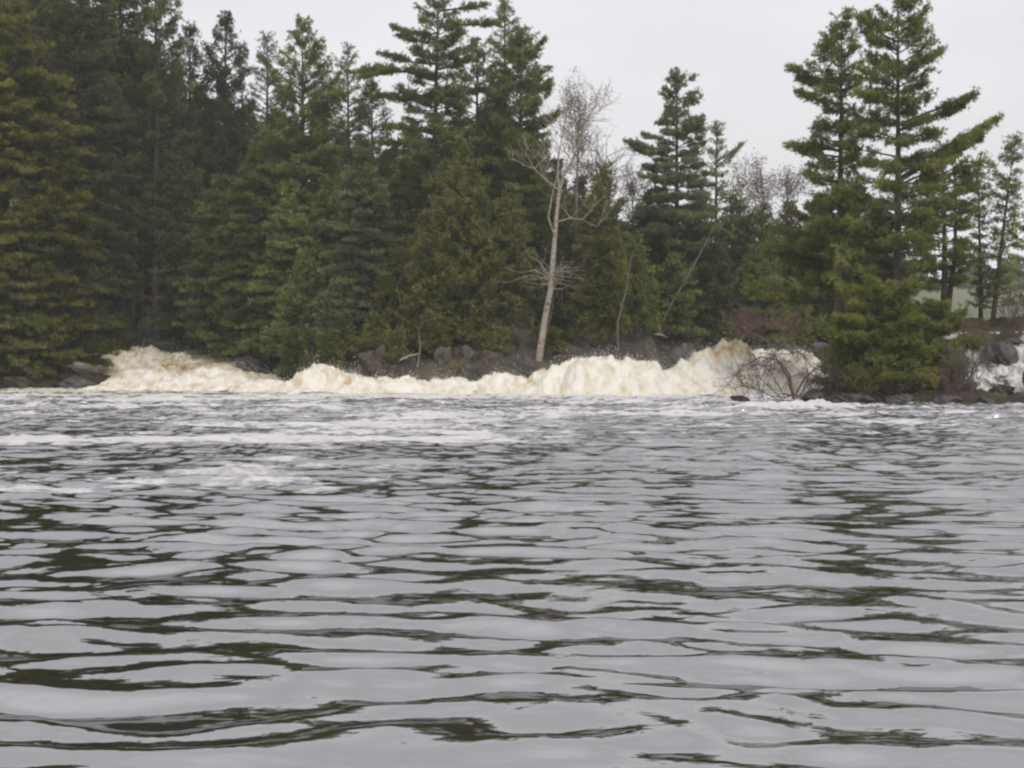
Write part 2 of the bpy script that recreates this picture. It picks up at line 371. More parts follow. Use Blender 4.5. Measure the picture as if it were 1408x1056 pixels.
# ------------------------------------------------------------------ river surface
def build_water():
    rows = [-25, -18, -12, -8, -5, -3, -1, .5, 1.5, 2.5]
    y = 3.2
    while y < 24: rows.append(y); y += .026 + max(0, y - 9) * .0018
    while y < 74: rows.append(y); y += .075
    while y < 91: rows.append(y); y += .16
    rows = np.array(rows)
    u = np.concatenate([-np.array([3, 2.2, 1.6, 1.2, .9, .7, .6, .52]), np.linspace(-.44, .44, 800), np.array([.52, .6, .7, .9, 1.2, 1.6, 2.2, 3])])
    Yg = np.repeat(rows[:, None], len(u), 1)
    Xg = u[None] * (np.maximum(Yg, 4) * .86 + 1.5)
    rng = np.random.RandomState(11)
    # slow warp so the wave trains bend
    wx = Xg + .55 * noise(Xg * .22, Yg * .22, 21) + .12 * noise(Xg * .9, Yg * .9, 22)
    wy = Yg + .55 * noise(Xg * .20 + 9, Yg * .26, 23) + .14 * noise(Xg * .8, Yg * .8, 24)
    Z = np.zeros_like(Xg)
    far = sstep(14, 45, Yg)
    chopm = .55 + .45 * noise(Xg * .12 + 3, Yg * .12, 31)
    for lam, slope, cnt, spread, amp in (
            (2.6, .030, 9, .8, 1.0), (1.15, .060, 14, .42, 1 - .2 * far), (.62, .098, 22, .46, (.75 + .5 * chopm)),
            (.36, .088, 24, .62, .42 + .8 * chopm * (.6 + 1.2 * far)), (.22, .035, 16, .8, .15 + 1.0 * chopm * (.4 + 1.8 * far))):
        s = np.zeros_like(Z)
        for i in range(cnt):
            l = lam * math.exp(rng.normal(0, .18)); th = rng.normal(.08, spread * .62); k = 2 * np.pi / l
            s += np.sin(k * (wx * math.sin(th) + wy * math.cos(th)) + rng.uniform(0, 6.28)) / k
        Z += s * slope * math.sqrt(2 / cnt) * amp
    Z *= 1.10 + .30 * sstep(12, 22, Yg) + .45 * sstep(22, 50, Yg)
    # crests a little sharper than troughs
    Z = Z + .9 * np.clip(Z, -.2, .2) ** 2
    # rougher current under the rapids
    ch = sstep(33, 62, Yg)
    Z += ch * (.10 * ridged(Xg * .22, Yg * .5, 41, 4) - .05)
    px = Xg / np.maximum(Yg, 3) * F + 704
    # boils on the right in front of the islet
    b = np.exp(-((px - 1120) / 130) ** 2) * np.exp(-((Yg - 53.5) / 2.2) ** 2)
    Z += b * .22 * np.clip(ridged(Xg * .5, Yg * .8, 47, 4), -.2, 2)
    b2 = np.exp(-((px - 590) / 40) ** 2) * np.exp(-((Yg - 48) / .8) ** 2)
    Z += b2 * .16
    edge = sstep(66, 74, Yg); Z = Z * (1 - .3 * edge) + .06 * edge
    # foam density by place
    pyv = HZ + F * CH / np.maximum(Yg, 3)
    n1 = noise(Xg * .10, Yg * .22, 51); n2 = noise(Xg * .04 + 5, Yg * .5, 52)
    n3 = noise(Xg * .3, Yg * .9, 53)
    foam = np.full_like(Z, -.34) + .10 * n1
    foam += .41 * sstep(27, 44, Yg) + (.24 * n2 + .14 * n1 + .12 * n3) * sstep(26, 40, Yg)      # streaked zone
    foam += .20 * np.exp(-((pyv - 607) / 8) ** 2) * sstep(1100, 800, px) * (.6 + .9 * n1)
    foam += (.20 + .20 * n1 + .16 * n3) * np.exp(-((pyv - 664) / 36) ** 4) * sstep(820, 250, px)   # lacy patch on the left
    foam += .14 * np.exp(-((pyv - 636) / 40) ** 2) * sstep(1250, 500, px)
    for (pc, sg, xa, xb, am_) in ((606, 5, -60, 170, .30), (604, 6, 300, 1010, .30), (581, 3, 120, 330, .34), (577, 3.5, 430, 760, .30), (566, 2.5, 640, 900, .25), (616, 3, 380, 560, .22), (566, 3, 40, 260, .22)):
        foam += .62 * am_ * np.exp(-((pyv - pc - 7 * noise(Xg * .10, Yg * .05, 57)) / sg) ** 2) * sstep(xa, xa + 90, px) * sstep(xb, xb - 90, px) * (.75 + .9 * n3 + .5 * n1)
    foam += .26 * sstep(60, 71, Yg) * sstep(1180, 900, px) * (.35 + .65 * sstep(90, 260, px))
    foam -= .10 * sstep(850, 1250, px) * sstep(66, 58, Yg) * (1 - .8 * b)
    foam += .40 * b * np.clip(ridged(Xg * .5, Yg * .8, 47, 4), 0, 1)
    foam += .25 * b2
    cream = sstep(66, 73, Yg) * sstep(1250, 1000, px)
    chop = .14 + 1.3 * sstep(15, 58, Yg) * (.6 + .4 * chopm)
    return tag(mesh_np('river_water', np.stack([Xg, Yg, Z], -1).reshape(-1, 3), grid_faces(len(rows), len(u)), MW, True,
               {'foam': ('POINT', foam), 'cream': ('POINT', cream), 'chop': ('POINT', chop)}), kind='structure')
build_water()

# ------------------------------------------------------------------ rapids
MOUNDS = [  # px, py of crest, Y, half width px (left, right), depth m
 (852, 489, 73.5, 70, 52, 2.2), (808, 495, 73.5, 40, 40, 1.9), (765, 508, 74, 40, 60, 1.8), (885, 497, 73.8, 40, 34, 1.8), (1012, 476, 79, 50, 32, 2.2), (975, 488, 78, 44, 40, 2.0), (955, 503, 76, 45, 40, 1.8), (1090, 492, 80, 60, 60, 2.0),
 (432, 510, 77, 34, 58, 1.6), (462, 517, 77, 40, 60, 1.5), (360, 527, 78, 40, 30, 1.4), (545, 523, 76, 45, 45, 1.5), (620, 525, 75.5, 40, 35, 1.4), (690, 521, 75, 40, 40, 1.4), (910, 511, 74.5, 40, 50, 1.6),
 (490, 525, 75, 40, 40, 1.3), (228, 485, 100, 44, 36, 3.0), (165, 490, 95, 30, 50, 2.6), (300, 514, 84, 60, 50, 2.4), (200, 512, 87, 50, 50, 2.0), (1060, 505, 76, 50, 60, 1.5)]
def rapids_z(X, Y):
    px = X / Y * F + 704
    lf = sstep(430, 250, px)                       # the foot of the rapids lies farther back on the left
    Y0 = 72.6 + 6.5 * lf + 2.4 * noise(X * .25, Y * .3, 63) + .7 * noise(X * 1.1, Y * 1.1, 64)
    base = -.35 + .5 * sstep(-1.5, 1.5, Y - Y0)
    base = base - 1.2 * sstep(-24.2, -26.5, X) * sstep(92, 88, Y)
    ch = sstep(85, 101, Y); left = sstep(-11, -16, X)
    right = sstep(10.5, 13, X)
    up = sstep(78, 90, Y)
    base = base + left * 1.9 * ch + right * 2.0 * up
    rg = ridged(X * .55, Y * .75, 61, 4, .5)
    fb = fbm(X * .8, Y * .9, 66, 5, .55)
    act = sstep(-1.5, 2, Y - Y0)
    al = X * .52 - Y * .85; ac = X * .85 + Y * .52              # along and across the left chute
    lc = left * sstep(82, 86, Y)
    fb = fb * (1 - .65 * lc); rg = rg * (1 - lc) + lc * (ridged(al * .16, ac * .55, 67, 4, .5) * 1.3 + .5 * ridged(al * .5, ac * .12, 68, 3, .5))
    z = base + ((.11 + .14 * left * ch) * rg + .20 * fb) * act
    mm = np.zeros_like(z)
    for (mx_, my, mY, wl, wr, dp) in MOUNDS:
        x0 = (mx_ - 704) / F * mY; h = CH + (HZ - my) / F * mY
        b0 = .15
        if mx_ < 330: b0 += 2.15 * float(sstep(85, 101, np.array(mY)))
        if mx_ > 960: b0 += 2.0 * float(sstep(78, 90, np.array(mY)))
        dx = X - x0; wid = np.where(dx < 0, wl, wr) / F * mY
        gx = np.exp(-np.abs(dx / wid) ** 3.2)
        dy = (Y - mY); gy = np.where(dy < 0, np.exp(-np.abs(dy / dp) ** 2.4), np.exp(-(dy / (dp * 1.3)) ** 2))
        mm = np.maximum(mm, (h - b0) * gx * gy)
    z = z + mm * (.97 + .05 * rg + .11 * fb)
    sp = np.clip(ridged(X * 2.3, Y * 1.8, 71, 3, .6), -.3, 2)
    z = z + (1 - .6 * lc) * (.06 * sp + .08 * fbm(X * 3.2, Y * 3.2, 81, 4, .65)) * act * (.5 + .7 * np.clip(mm, 0, 1))
    return z
def build_rapids():
    xs = np.arange(-31, 21, .085); ys = np.concatenate([np.arange(70.5, 82, .085), np.arange(82, 113, .16)])
    X, Y = np.meshgrid(xs, ys); Z = rapids_z(X, Y)
    px = X / Y * F + 704
    tan = -.02 + .21 * np.exp(-((px - 1000) / 60) ** 2) * np.exp(-((Y - 79) / 2.4) ** 2) * sstep(1.2, 2.4, Z)
    al = X * .52 - Y * .85; ac = X * .85 + Y * .52
    tan += .10 * fbm(al * .25, ac * 1.1, 95, 4, .6) * sstep(-11, -16, X) * sstep(80, 85, Y)
    tan += .04 * fbm(X * 1.8, Y * .35, 96, 3) + .02 * noise(X * .5, Y * .6, 93) + .13 * sstep(-12, -17, X) * sstep(84, 89, Y) * (.7 + .8 * noise(X * .35, Y * .25, 91))
    tan += .03 * sstep(.8, .2, Z) * (Y > 75)
    o = mesh_np('rapids', np.stack([X, Y, Z], -1).reshape(-1, 3), grid_faces(len(ys), len(xs)), MR, True, {'tan': ('POINT', tan)})
    tag(o, kind='structure')
build_rapids()
def build_spray():
    rng = np.random.RandomState(4)
    X = rng.uniform(-26, 19, 240000); Y = 71.5 + rng.uniform(0, 1, 240000) ** 1.3 * 28
    Z = rapids_z(X, Y)
    zx = rapids_z(X, Y + .4)
    keep = ((Z - zx) > .05) & (Z > .42) & (ground_z(X, Y) < Z)
    keep &= rng.uniform(0, 1, len(X)) < .8
    X, Y, Z = X[keep], Y[keep], Z[keep]
    n = len(X)
    cl = np.clip(noise(X * 1.6, Y * 1.6, 7) + .25, 0, 1)
    up = rng.exponential(.19, n) * (.2 + 2.2 * cl)
    c = np.stack([X + rng.normal(0, .06, n) + up * .3, Y, Z + up * .9 - .02], 1)
    s = rng.uniform(.007, .024, n)
    t = np.array([(1, 1, 1), (-1, -1, 1), (-1, 1, -1), (1, -1, -1)], float) * .8
    V = c[:, None] + t[None] * s[:, None, None] * rng.uniform(.6, 1.3, (n, 1, 3))
    f = np.array([(0, 1, 2), (0, 3, 1), (0, 2, 3), (1, 3, 2)])
    Fc = (np.arange(n) * 4)[:, None, None] + f[None]
    o = mesh_np('spray', V.reshape(-1, 3), Fc.reshape(-1, 3), MR, True, {'tan': ('POINT', np.full(n * 4, -.1))})
    tag(o, kind='stuff')
build_spray()

def build_mist():
    V0, F0 = ico(3); V = []; Fc = []; n = 0
    for px, py, Y, rx, ry, rz in ((728, 505, 79, 3.0, 2.5, 1.2), (948, 500, 80, 3.2, 2.5, 1.4), (850, 494, 76.5, 3.4, 2.2, 1.5), (560, 514, 80, 4.0, 2.0, .8), (235, 492, 99, 4.2, 4, 1.3)):
        V.append(V0 * [rx, ry, rz] + at(px, py, Y)); Fc.append(F0 + n); n += len(V0)
    m = bpy.data.materials.new('fine_mist'); m.use_nodes = True; nt = m.node_tree; nt.nodes.remove(nt.nodes['Principled BSDF'])
    v = nt.nodes.new('ShaderNodeVolumePrincipled'); v.inputs['Color'].default_value = (.97, .96, .94, 1); v.inputs['Density'].default_value = .012
    nt.links.new(v.outputs[0], nt.nodes['Material Output'].inputs['Volume'])
    tag(mesh_np('mist', np.concatenate(V), np.concatenate(Fc), m, True), kind='stuff')
def build_cascade():
    xs = np.arange(19.8, 34, .07); ys = np.arange(61.3, 75, .07)
    X, Y = np.meshgrid(xs, ys)
    n = fbm(X * .5, Y * .4, 111, 4)
    s = Y + 1.3 * n + .25 * (23.5 - X) * (X < 24.5)
    Z = np.interp(s, [62, 64.5, 66, 67.2, 68.0, 69.2, 69.9, 70.9, 71.6, 76], [.10, .25, .75, .95, 1.45, 1.6, 2.3, 2.45, 3.05, 3.25])
    Z += .14 * ridged(X * 1.6, Y * .9, 113, 4) + .04 * fbm(X * 4, Y * 4, 115, 2)
    Z -= 1.5 * sstep(21.2, 20.4, X)
    tan = .03 + .22 * fbm(X * 1.1, Y * .5, 117, 3) + .07 * sstep(24.5, 22.5, X)
    o = mesh_np('cascade', np.stack([X, Y, Z], -1).reshape(-1, 3), grid_faces(len(ys), len(xs)), MC, True, {'tan': ('POINT', tan)})
    tag(o, kind='structure')
build_cascade()

# ------------------------------------------------------------------ rocks
def ico(sub):
    import bmesh
    bm = bmesh.new(); bmesh.ops.create_icosphere(bm, subdivisions=sub, radius=1)
    V = np.array([v.co[:] for v in bm.verts]); Fc = np.array([[v.index for v in f.verts] for f in bm.faces]); bm.free()
    return V, Fc
ICO = ico(5)
def rock(x0, x1, ytop, ybot, Y, mat, label, depth=1.0, seed=0, tilt=0.0, name='boulder', group=None):
    V, Fc = ICO; V = V.copy(); rng = np.random.RandomState(seed)
    # cut by random planes for a faceted block
    for k in range(16):
        d = rng.normal(0, 1, 3); d /= np.linalg.norm(d); h = rng.uniform(.45, .85)
        q = V @ d; V -= d[None] * np.clip(q - h, 0, None)[:, None]
    nn = fbm(V[:, 0] * 2 + V[:, 2] * 1.3 + seed, V[:, 1] * 2 - V[:, 2] + 3, 131, 5, .55)
    V *= (1 + .15 * nn + .05 * fbm(V[:, 0] * 7 + V[:, 2] * 3, V[:, 1] * 7 - V[:, 2] * 5 + seed, 141, 3))[:, None]
    a = at(x0, ytop, Y); b = at(x1, ybot, Y)
    W = (b[0] - a[0]) / 2; H = a[2] - b[2]
    V = V * np.array([W * 1.12, depth, H / 1.45])
    ct, st = math.cos(tilt), math.sin(tilt)
    V = np.stack([V[:, 0] * ct - V[:, 2] * st, V[:, 1], V[:, 0] * st + V[:, 2] * ct], 1)
    V[:, 2] += a[2] - V[:, 2].max()
    loc = np.array([(a[0] + b[0]) / 2, Y, 0.])
    o = mesh_np(name, V, Fc, RM[mat], True); o.location = loc
    return tag(o, label, 'rock', group)
rock(183, 242, 418, 482, 109, 'grey', 'big grey rock face below thin red pine trunks at the head of the rapids', 2.5, 3)
rock(218, 262, 455, 486, 108.5, 'red', 'rusty brown rock at the waterline right of the big grey rock face', 2.0, 5)
rock(158, 190, 440, 486, 110, 'red', 'dark red rock squeezed between the left trees and the big grey rock face', 2.0, 6)
rock(296, 352, 452, 500, 98, 'olive', 'rounded moss and rust coloured boulder overhanging the left rapids', 2.5, 8, .12)
rock(340, 398, 458, 498, 94, 'olive', 'long flat topped brown boulder beside the rounded mossy boulder', 2.2, 12, -.1)
rock(318, 372, 486, 518, 92, 'wet', 'wet black rock ledge under the mossy boulder', 1.6, 15)
rock(385, 448, 470, 524, 89, 'red', 'grey brown rock sloping down to the foam right of the flat boulder', 2, 17, -.2)
rock(440, 492, 474, 524, 86.5, 'olive', 'low earthy rock on the bank below the grey green fir', 1.6, 19, -.1)
rock(494, 560, 470, 528, 84.8, 'red', 'reddish bare slab sloping left of the small dead stem', 1.4, 21, .35)
rock(596, 626, 476, 512, 83.2, 'grey', 'grey boulder, leftmost of the three under the olive cedar', .9, 23)
rock(624, 660, 474, 508, 83.4, 'grey', 'pale topped grey boulder, middle of the three under the olive cedar', .9, 27)
rock(654, 690, 480, 514, 83.2, 'olive', 'mossy boulder, rightmost of the three under the olive cedar', .9, 29)
rock(600, 712, 500, 524, 82.2, 'wet', 'long wet dark ledge at the waterline below the three grey boulders', .9, 31)
rock(700, 742, 484, 522, 82.4, 'wet', 'dark wet rock beside the foot of the leaning pale birch', .9, 33)
rock(866, 915, 462, 510, 86, 'red', 'dark red brown bank rock behind the trough between the two big waves', 1.5, 35)
rock(905, 962, 470, 512, 87.5, 'wet', 'black rock against the bank left of the tan wave', 1.4, 37)
rock(1062, 1092, 466, 490, 84.5, 'grey', 'round grey boulder behind the tan wave above the drooping bare bush', .9, 39)
rock(1092, 1150, 470, 494, 86, 'wet', 'low dark rock behind the drooping bare bush', 1.2, 41)
rock(1362, 1398, 528, 552, 60.4, 'wet', 'dark pointed boulder in front of the white cascade on the right', .7, 43)
rock(1382, 1432, 540, 560, 59.7, 'olive', 'flat greenish stone at the right frame edge below the cascade', .7, 45)
rock(1338, 1374, 545, 560, 59.6, 'wet', 'low dark stone left of the pointed boulder', .6, 47)
rock(1352, 1395, 468, 515, 69.3, 'wet', 'dark wet rock splitting the white cascade near its top', .8, 49)
rock(1308, 1360, 456, 484, 70.6, 'olive', 'brown ledge rock at the top left of the white cascade', 1.1, 51)
rock(1360, 1440, 459, 478, 71.6, 'red', 'flat brown ledge stone above the white cascade at the right edge', 1.1, 53)
rock(1006, 1034, 543, 556, 61.3, 'wet', 'small black stone left of the drooping bare bush', .5, 55)
rock(1095, 1140, 538, 556, 61.0, 'wet', 'low black stone at the drooping bare bush foot', .7, 57)
rock(1142, 1196, 540, 558, 60.3, 'wet', 'flat dark stone under the left end of the islet brush', .6, 63)
rock(1202, 1252, 541, 558, 59.9, 'wet', 'long dark stone at the water below the middle of the islet', .6, 65)
rock(1262, 1322, 542, 560, 59.7, 'wet', 'longest dark stone at the water below the right part of the islet', .6, 67)
rock(1400, 1450, 500, 530, 64.5, 'wet', 'dark wet rock in the cascade at the right frame edge', .8, 69)
rock(0, 60, 516, 540, 86.6, 'red', 'low brown bank rock at the left frame edge', 1.2, 59)
rock(60, 146, 514, 538, 86.9, 'wet', 'long dark rock under the yellow green conifer at the left shore', 1.3, 61)

build_mist()
# ------------------------------------------------------------------ trees
def blades(C_, D_, size, width, nb, rng, spread=.85):
    """needle tufts: nb narrow triangles radiating from each centre"""
    n = len(C_)
    C_ = np.repeat(C_, nb, 0); D_ = np.repeat(D_, nb, 0)
    d = D_ + rng.normal(0, spread, C_.shape); d /= np.linalg.norm(d, axis=1)[:, None] + 1e-9
    s = np.cross(d, rng.normal(0, 1, C_.shape)); s /= np.linalg.norm(s, axis=1)[:, None] + 1e-9
    L = size * rng.uniform(.6, 1.25, (len(C_), 1)); w_ = width * rng.uniform(.6, 1.3, (len(C_), 1))
    b = C_ - d * L * .15
    V = np.stack([b - s * w_ * .35, b + s * w_ * .35, b + d * L * .7 + s * w_ * .5, C_ + d * L], 1)
    V[:, 2] = b + d * L * .65 - s * w_ * .5 * 0 + s * w_ * .5
    V = np.stack([b - s * w_ * .3, b + d * L * .5 - s * w_ * .5, C_ + d * L, b + d * L * .5 + s * w_ * .5], 1)
    Fc = np.arange(len(C_) * 4).reshape(-1, 4)
    return V.reshape(-1, 3), Fc

class Conifer:
    def __init__(s, seed): s.rng = np.random.RandomState(seed); s.T = Tubes(); s.C = []; s.D = []; s.tint = []
    def branch(s, p0, phi, Lh, elev, up, dens, plate=.42, t0=.3, thick=.05, droop=0., r0=None, sub=None, ftint=0.):
        rng = s.rng
        d = np.array([math.cos(phi), math.sin(phi), 0.]); side = np.array([-d[1], d[0], 0.])
        tt = np.linspace(0, 1, 7)
        wob = rng.normal(0, .03, 2)
        def pos(t):
            t = np.asarray(t)[:, None]
            return p0 + d * Lh * t + side * Lh * (wob[0] * np.sin(3 * t)) + np.array([0, 0, 1.]) * Lh * (math.tan(elev) * t + up * t ** 2.2 - droop * t ** 1.5 + wob[1] * np.sin(4 * t))
        r = (r0 or (.018 + .011 * Lh)) 
        s.T.add(pos(tt), r * (1 - .8 * tt) + .006, 4)
        ns = sub or max(5, int(4 + Lh * 4.2))
        tj = t0 + (1 - t0) * rng.uniform(0, 1, ns) ** .85
        sd = np.where(rng.uniform(0, 1, ns) < .5, -1, 1)
        ls = plate * Lh * (1.08 - tj) * rng.uniform(.6, 1.25, ns) + .22
        ang = rng.uniform(.55, 1.15, ns)
        pj = pos(tj)
        sdv = d[None] * np.cos(ang)[:, None] + side[None] * (np.sin(ang) * sd)[:, None]
        sdv[:, 2] += rng.uniform(-.05, .22, ns)
        for q in range(0, ns, 2):
            s.T.add(np.stack([pj[q], pj[q] + sdv[q] * ls[q] * .85]), [r * .35 + .004, .005], 3)
        m = np.maximum(3, (dens * ls * 9)).astype(int)
        ix = np.repeat(np.arange(ns), m); v = rng.uniform(.12, 1, len(ix)) ** .75
        c = pj[ix] + sdv[ix] * (ls[ix] * v)[:, None] + rng.normal(0, 1, (len(ix), 3)) * np.array([.09, .09, thick])
        c[:, 2] += .06 * v * ls[ix] - droop * .35 * v * ls[ix]
        n2 = max(4, int(dens * Lh * 5)); t2 = t0 + (1.03 - t0) * rng.uniform(0, 1, n2)
        c2 = pos(t2) + rng.normal(0, 1, (n2, 3)) * np.array([.1, .1, thick])
        dd = np.concatenate([sdv[ix] * .8, np.repeat(d[None], n2, 0)]) ; dd[:, 2] += .45 - droop
        s.C.append(np.concatenate([c, c2])); s.D.append(dd)
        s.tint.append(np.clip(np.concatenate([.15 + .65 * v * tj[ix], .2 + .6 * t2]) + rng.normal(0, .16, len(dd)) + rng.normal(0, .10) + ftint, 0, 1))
    def crown(s, size, width, nb, mat, parent, spread=.85):
        C_ = np.concatenate(s.C); D_ = np.concatenate(s.D); t = np.concatenate(s.tint)
        V, Fc = blades(C_, D_, size, width, nb, s.rng, spread)
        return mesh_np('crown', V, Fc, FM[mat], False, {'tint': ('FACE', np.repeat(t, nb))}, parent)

STY = {  # whorl gap, branches per whorl, elev low, elev top, up-curve, droop, plate, thickness, t0, tuft size, width, blades
 'pine':   dict(gap=.62, n=5, e0=-.02, e1=.75, up=.16, droop=0., plate=.44, thick=.10, t0=.28, size=.21, width=.036, nb=8),
 'plate':  dict(gap=.55, n=5, e0=.02, e1=.5, up=.10, droop=0., plate=.5, thick=.08, t0=.25, size=.20, width=.036, nb=8),
 'spruce': dict(gap=.42, n=6, e0=-.12, e1=.7, up=.12, droop=.05, plate=.40, thick=.09, t0=.15, size=.21, width=.055, nb=5),
 'bough':  dict(gap=.50, n=6, e0=.05, e1=.6, up=.05, droop=.22, plate=.40, thick=.06, t0=.15, size=.24, width=.05, nb=6),
 'cedar':  dict(gap=.36, n=6, e0=.15, e1=1.0, up=.25, droop=.10, plate=.38, thick=.12, t0=.2, size=.21, width=.06, nb=5),
 'red':    dict(gap=.60, n=5, e0=.05, e1=.8, up=.2, droop=0., plate=.36, thick=.16, t0=.4, size=.24, width=.045, nb=6),
 'sparse': dict(gap=.50, n=4, e0=.15, e1=.9, up=.15, droop=0., plate=.35, thick=.06, t0=.3, size=.16, width=.035, nb=4),
}
def conifer(px, top, Y, prof, sty, mat, label, seed, dens=1., base_py=None, px_base=None, explicit=(), bark='dark', trunk_r=None, bot=None,
            name='pine_tree', cat='pine tree', group=None, twin=False, dead=0, jit=.3, depth=1.0, **ov):
    S = dict(STY[sty]); S.update(ov); dens *= 1.45
    pb = px if px_base is None else px_base
    bx = (pb - 704) / F * Y
    bz = gz(bx, Y) if base_py is None else at(pb, base_py, Y)[2]
    tp = at(px, top, Y); H = tp[2] - bz; m = Y / F
    root = empty(name, (bx, Y, bz))
    c = Conifer(seed); rng = c.rng
    lean = tp[0] - bx
    def axis(z):  # local
        f = z / H; return np.array([lean * f + .06 * math.sin(3 * f + seed), .05 * math.cos(4 * f + seed), z])
    r0 = trunk_r or (.05 + .0125 * H)
    zz = np.linspace(-.4, H * .985, 14)
    c.T.add([axis(z) for z in zz], [max(.012, r0 * (1 - .93 * max(z, 0) / H)) * (1.25 if z < 0 else 1) for z in zz], 8)
    if twin:
        c.T.add([axis(z) + np.array([(.18 + .10 * z) if z < 3 else .48 + .03 * z, .15, 0]) for z in zz], [max(.012, .8 * r0 * (1 - .93 * max(z, 0) / H)) for z in zz], 7)
    pys = [p[0] for p in prof]; ls = [p[1] * m for p in prof]; rs = [p[2] * m for p in prof]
    toz = lambda py: CH + (HZ - py) * m - bz
    zlow = max(.25, toz(bot if bot else pys[-1]))
    z = H - .15
    k = 0
    while z > zlow:
        f = (H - z) / max(H - zlow, .1)
        py = HZ - (z + bz - CH) / m
        L = np.interp(py, pys, ls); Rr = np.interp(py, pys, rs)
        e = S['e1'] + (S['e0'] - S['e1']) * min(1, f * 1.6) ** .7
        nb = S['n'] if f > .1 else 3
        ph = rng.uniform(0, 6.28)
        for j in range(nb):
            phi = ph + j * 2 * math.pi / nb + rng.normal(0, .3)
            cs = math.cos(phi)
            ext = (Rr if cs > 0 else L) * abs(cs) ** 1.2 + (1 - abs(cs) ** 1.2) * (L + Rr) * .5 * depth
            ext *= rng.uniform(1 - jit * 1.4, 1 + jit * .35)
            if ext < .12: ext = .12
            zb = z + rng.uniform(-.5, .5) * S['gap']
            rise = math.tan(e) + S['up'] - S['droop']
            zb -= max(0, rise) * ext * .75
            zb = min(max(zb, .2), H - .05)
            c.branch(axis(zb), phi, ext, e + rng.normal(0, .08), S['up'], dens, S['plate'], S['t0'] if ext > .8 else 0, S['thick'], S['droop'])
        z -= S['gap'] * rng.uniform(.75, 1.3) * (1 if f > .08 else .6); k += 1
    # leader shoots at the top
    for j in range(5):
        c.branch(axis(H - .1 - .15 * j), rng.uniform(0, 6.28), .25 + .05 * j, 1.15, .1, dens, .3, 0, .05)
    for (ax_py, tx, ty, dep) in explicit:      # branch: attach row, tip x, tip row, depth offset (m)
        a = axis(max(.3, toz(ax_py))); tx_ = (tx - 704) * m - bx; tz = toz(ty)
        v = np.array([tx_ - a[0], dep]); Lh = float(np.hypot(*v)); phi = math.atan2(v[1], v[0])
        rise = (tz - a[2]) / Lh
        c.branch(a, phi, Lh, math.atan(rise * .75), rise * .25, dens * 1.3, .25, .42, .09, 0, .03 + .012 * Lh, int(8 + Lh * 6))
    for j in range(dead):                       # bare dead branches low on the trunk
        zb = rng.uniform(H * .12, max(zlow, H * .3)); phi = rng.uniform(0, 6.28); Lh = rng.uniform(.5, 1.5)
        a = axis(zb); d = np.array([math.cos(phi), math.sin(phi), rng.uniform(-.2, .3)])
        c.T.add([a, a + d * Lh * .5, a + d * Lh + [0, 0, -.1]], [.022, .015, .005], 4)
    c.T.build('trunk', BM[bark], root)
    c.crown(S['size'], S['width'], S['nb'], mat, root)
    return tag(root, label, cat, group)

class Bare:
    def __init__(s, seed): s.rng = np.random.RandomState(seed); s.T = Tubes(); s.tips = []
    def grow(s, p, d, L, r, depth, k=5, bend=.25, up=.1, nch=3, shrink=.62, ang=.6, rmin=.008):
        rng = s.rng; n = 5; pts = [p]; dd = d / np.linalg.norm(d)
        for i in range(n - 1):
            dd = dd + rng.normal(0, bend * .5, 3) + np.array([0, 0, up * .3]); dd /= np.linalg.norm(dd)
            pts.append(pts[-1] + dd * L / (n - 1))
        s.T.add(pts, np.linspace(r, max(rmin, r * .5), n), k)
        if depth == 0: s.tips.append(pts[-1]); return
        for j in range(nch):
            i = rng.randint(1, n) if j else n - 1
            q = dd + rng.normal(0, ang, 3); q[2] += up
            s.grow(pts[i], q, L * shrink * rng.uniform(.7, 1.2), max(rmin, r * .5), depth - 1, max(3, k - 1), bend, up, nch, shrink, ang, rmin)
    def buds(s, mat, parent, per=6, size=.07, rad=.3):
        C_ = np.repeat(np.array(s.tips), per, 0) + s.rng.normal(0, rad, (len(s.tips) * per, 3))
        V, Fc = blades(C_, np.tile([0, 0, .5], (len(C_), 1)), size, size * .6, 2, s.rng)
        mesh_np('crown', V, Fc, FM[mat], False, {'tint': ('FACE', s.rng.uniform(0, 1, len(Fc)))}, parent)
def pxpath(pts, Y, origin):
    return np.array([at(a, b, Y + (c if True else 0)) for a, b, c in pts]) - origin

def bush(px, py, Y, w, h, n, bark, label, seed, depth=2, r=.014, name='bare_bush', cat='bush', group=None, ang=.55, nch=3, buds=None):
    p = at(px, py, Y); g = gz(p[0], Y); p[2] = g if g > 0 else max(p[2], 0)
    root = empty(name, p)
    b = Bare(seed); m = Y / F
    for i in range(n):
        phi = b.rng.uniform(0, 6.28); sp = b.rng.uniform(0, 1)
        d = np.array([math.cos(phi) * w * sp, math.sin(phi) * w * sp * .7, h * b.rng.uniform(.6, 1)])
        s0 = np.array([math.cos(phi) * w * m * .22, math.sin(phi) * w * m * .15, -.1]) * sp
        b.grow(s0, d, h * m * b.rng.uniform(.4, .6), r, depth, 4, .3, .12, nch, .6, ang)
    b.T.build('branches' if False else 'stem', BM[bark], root)
    if buds: b.buds(buds, root, 5, .09, .15)
    return tag(root, label, cat, group)

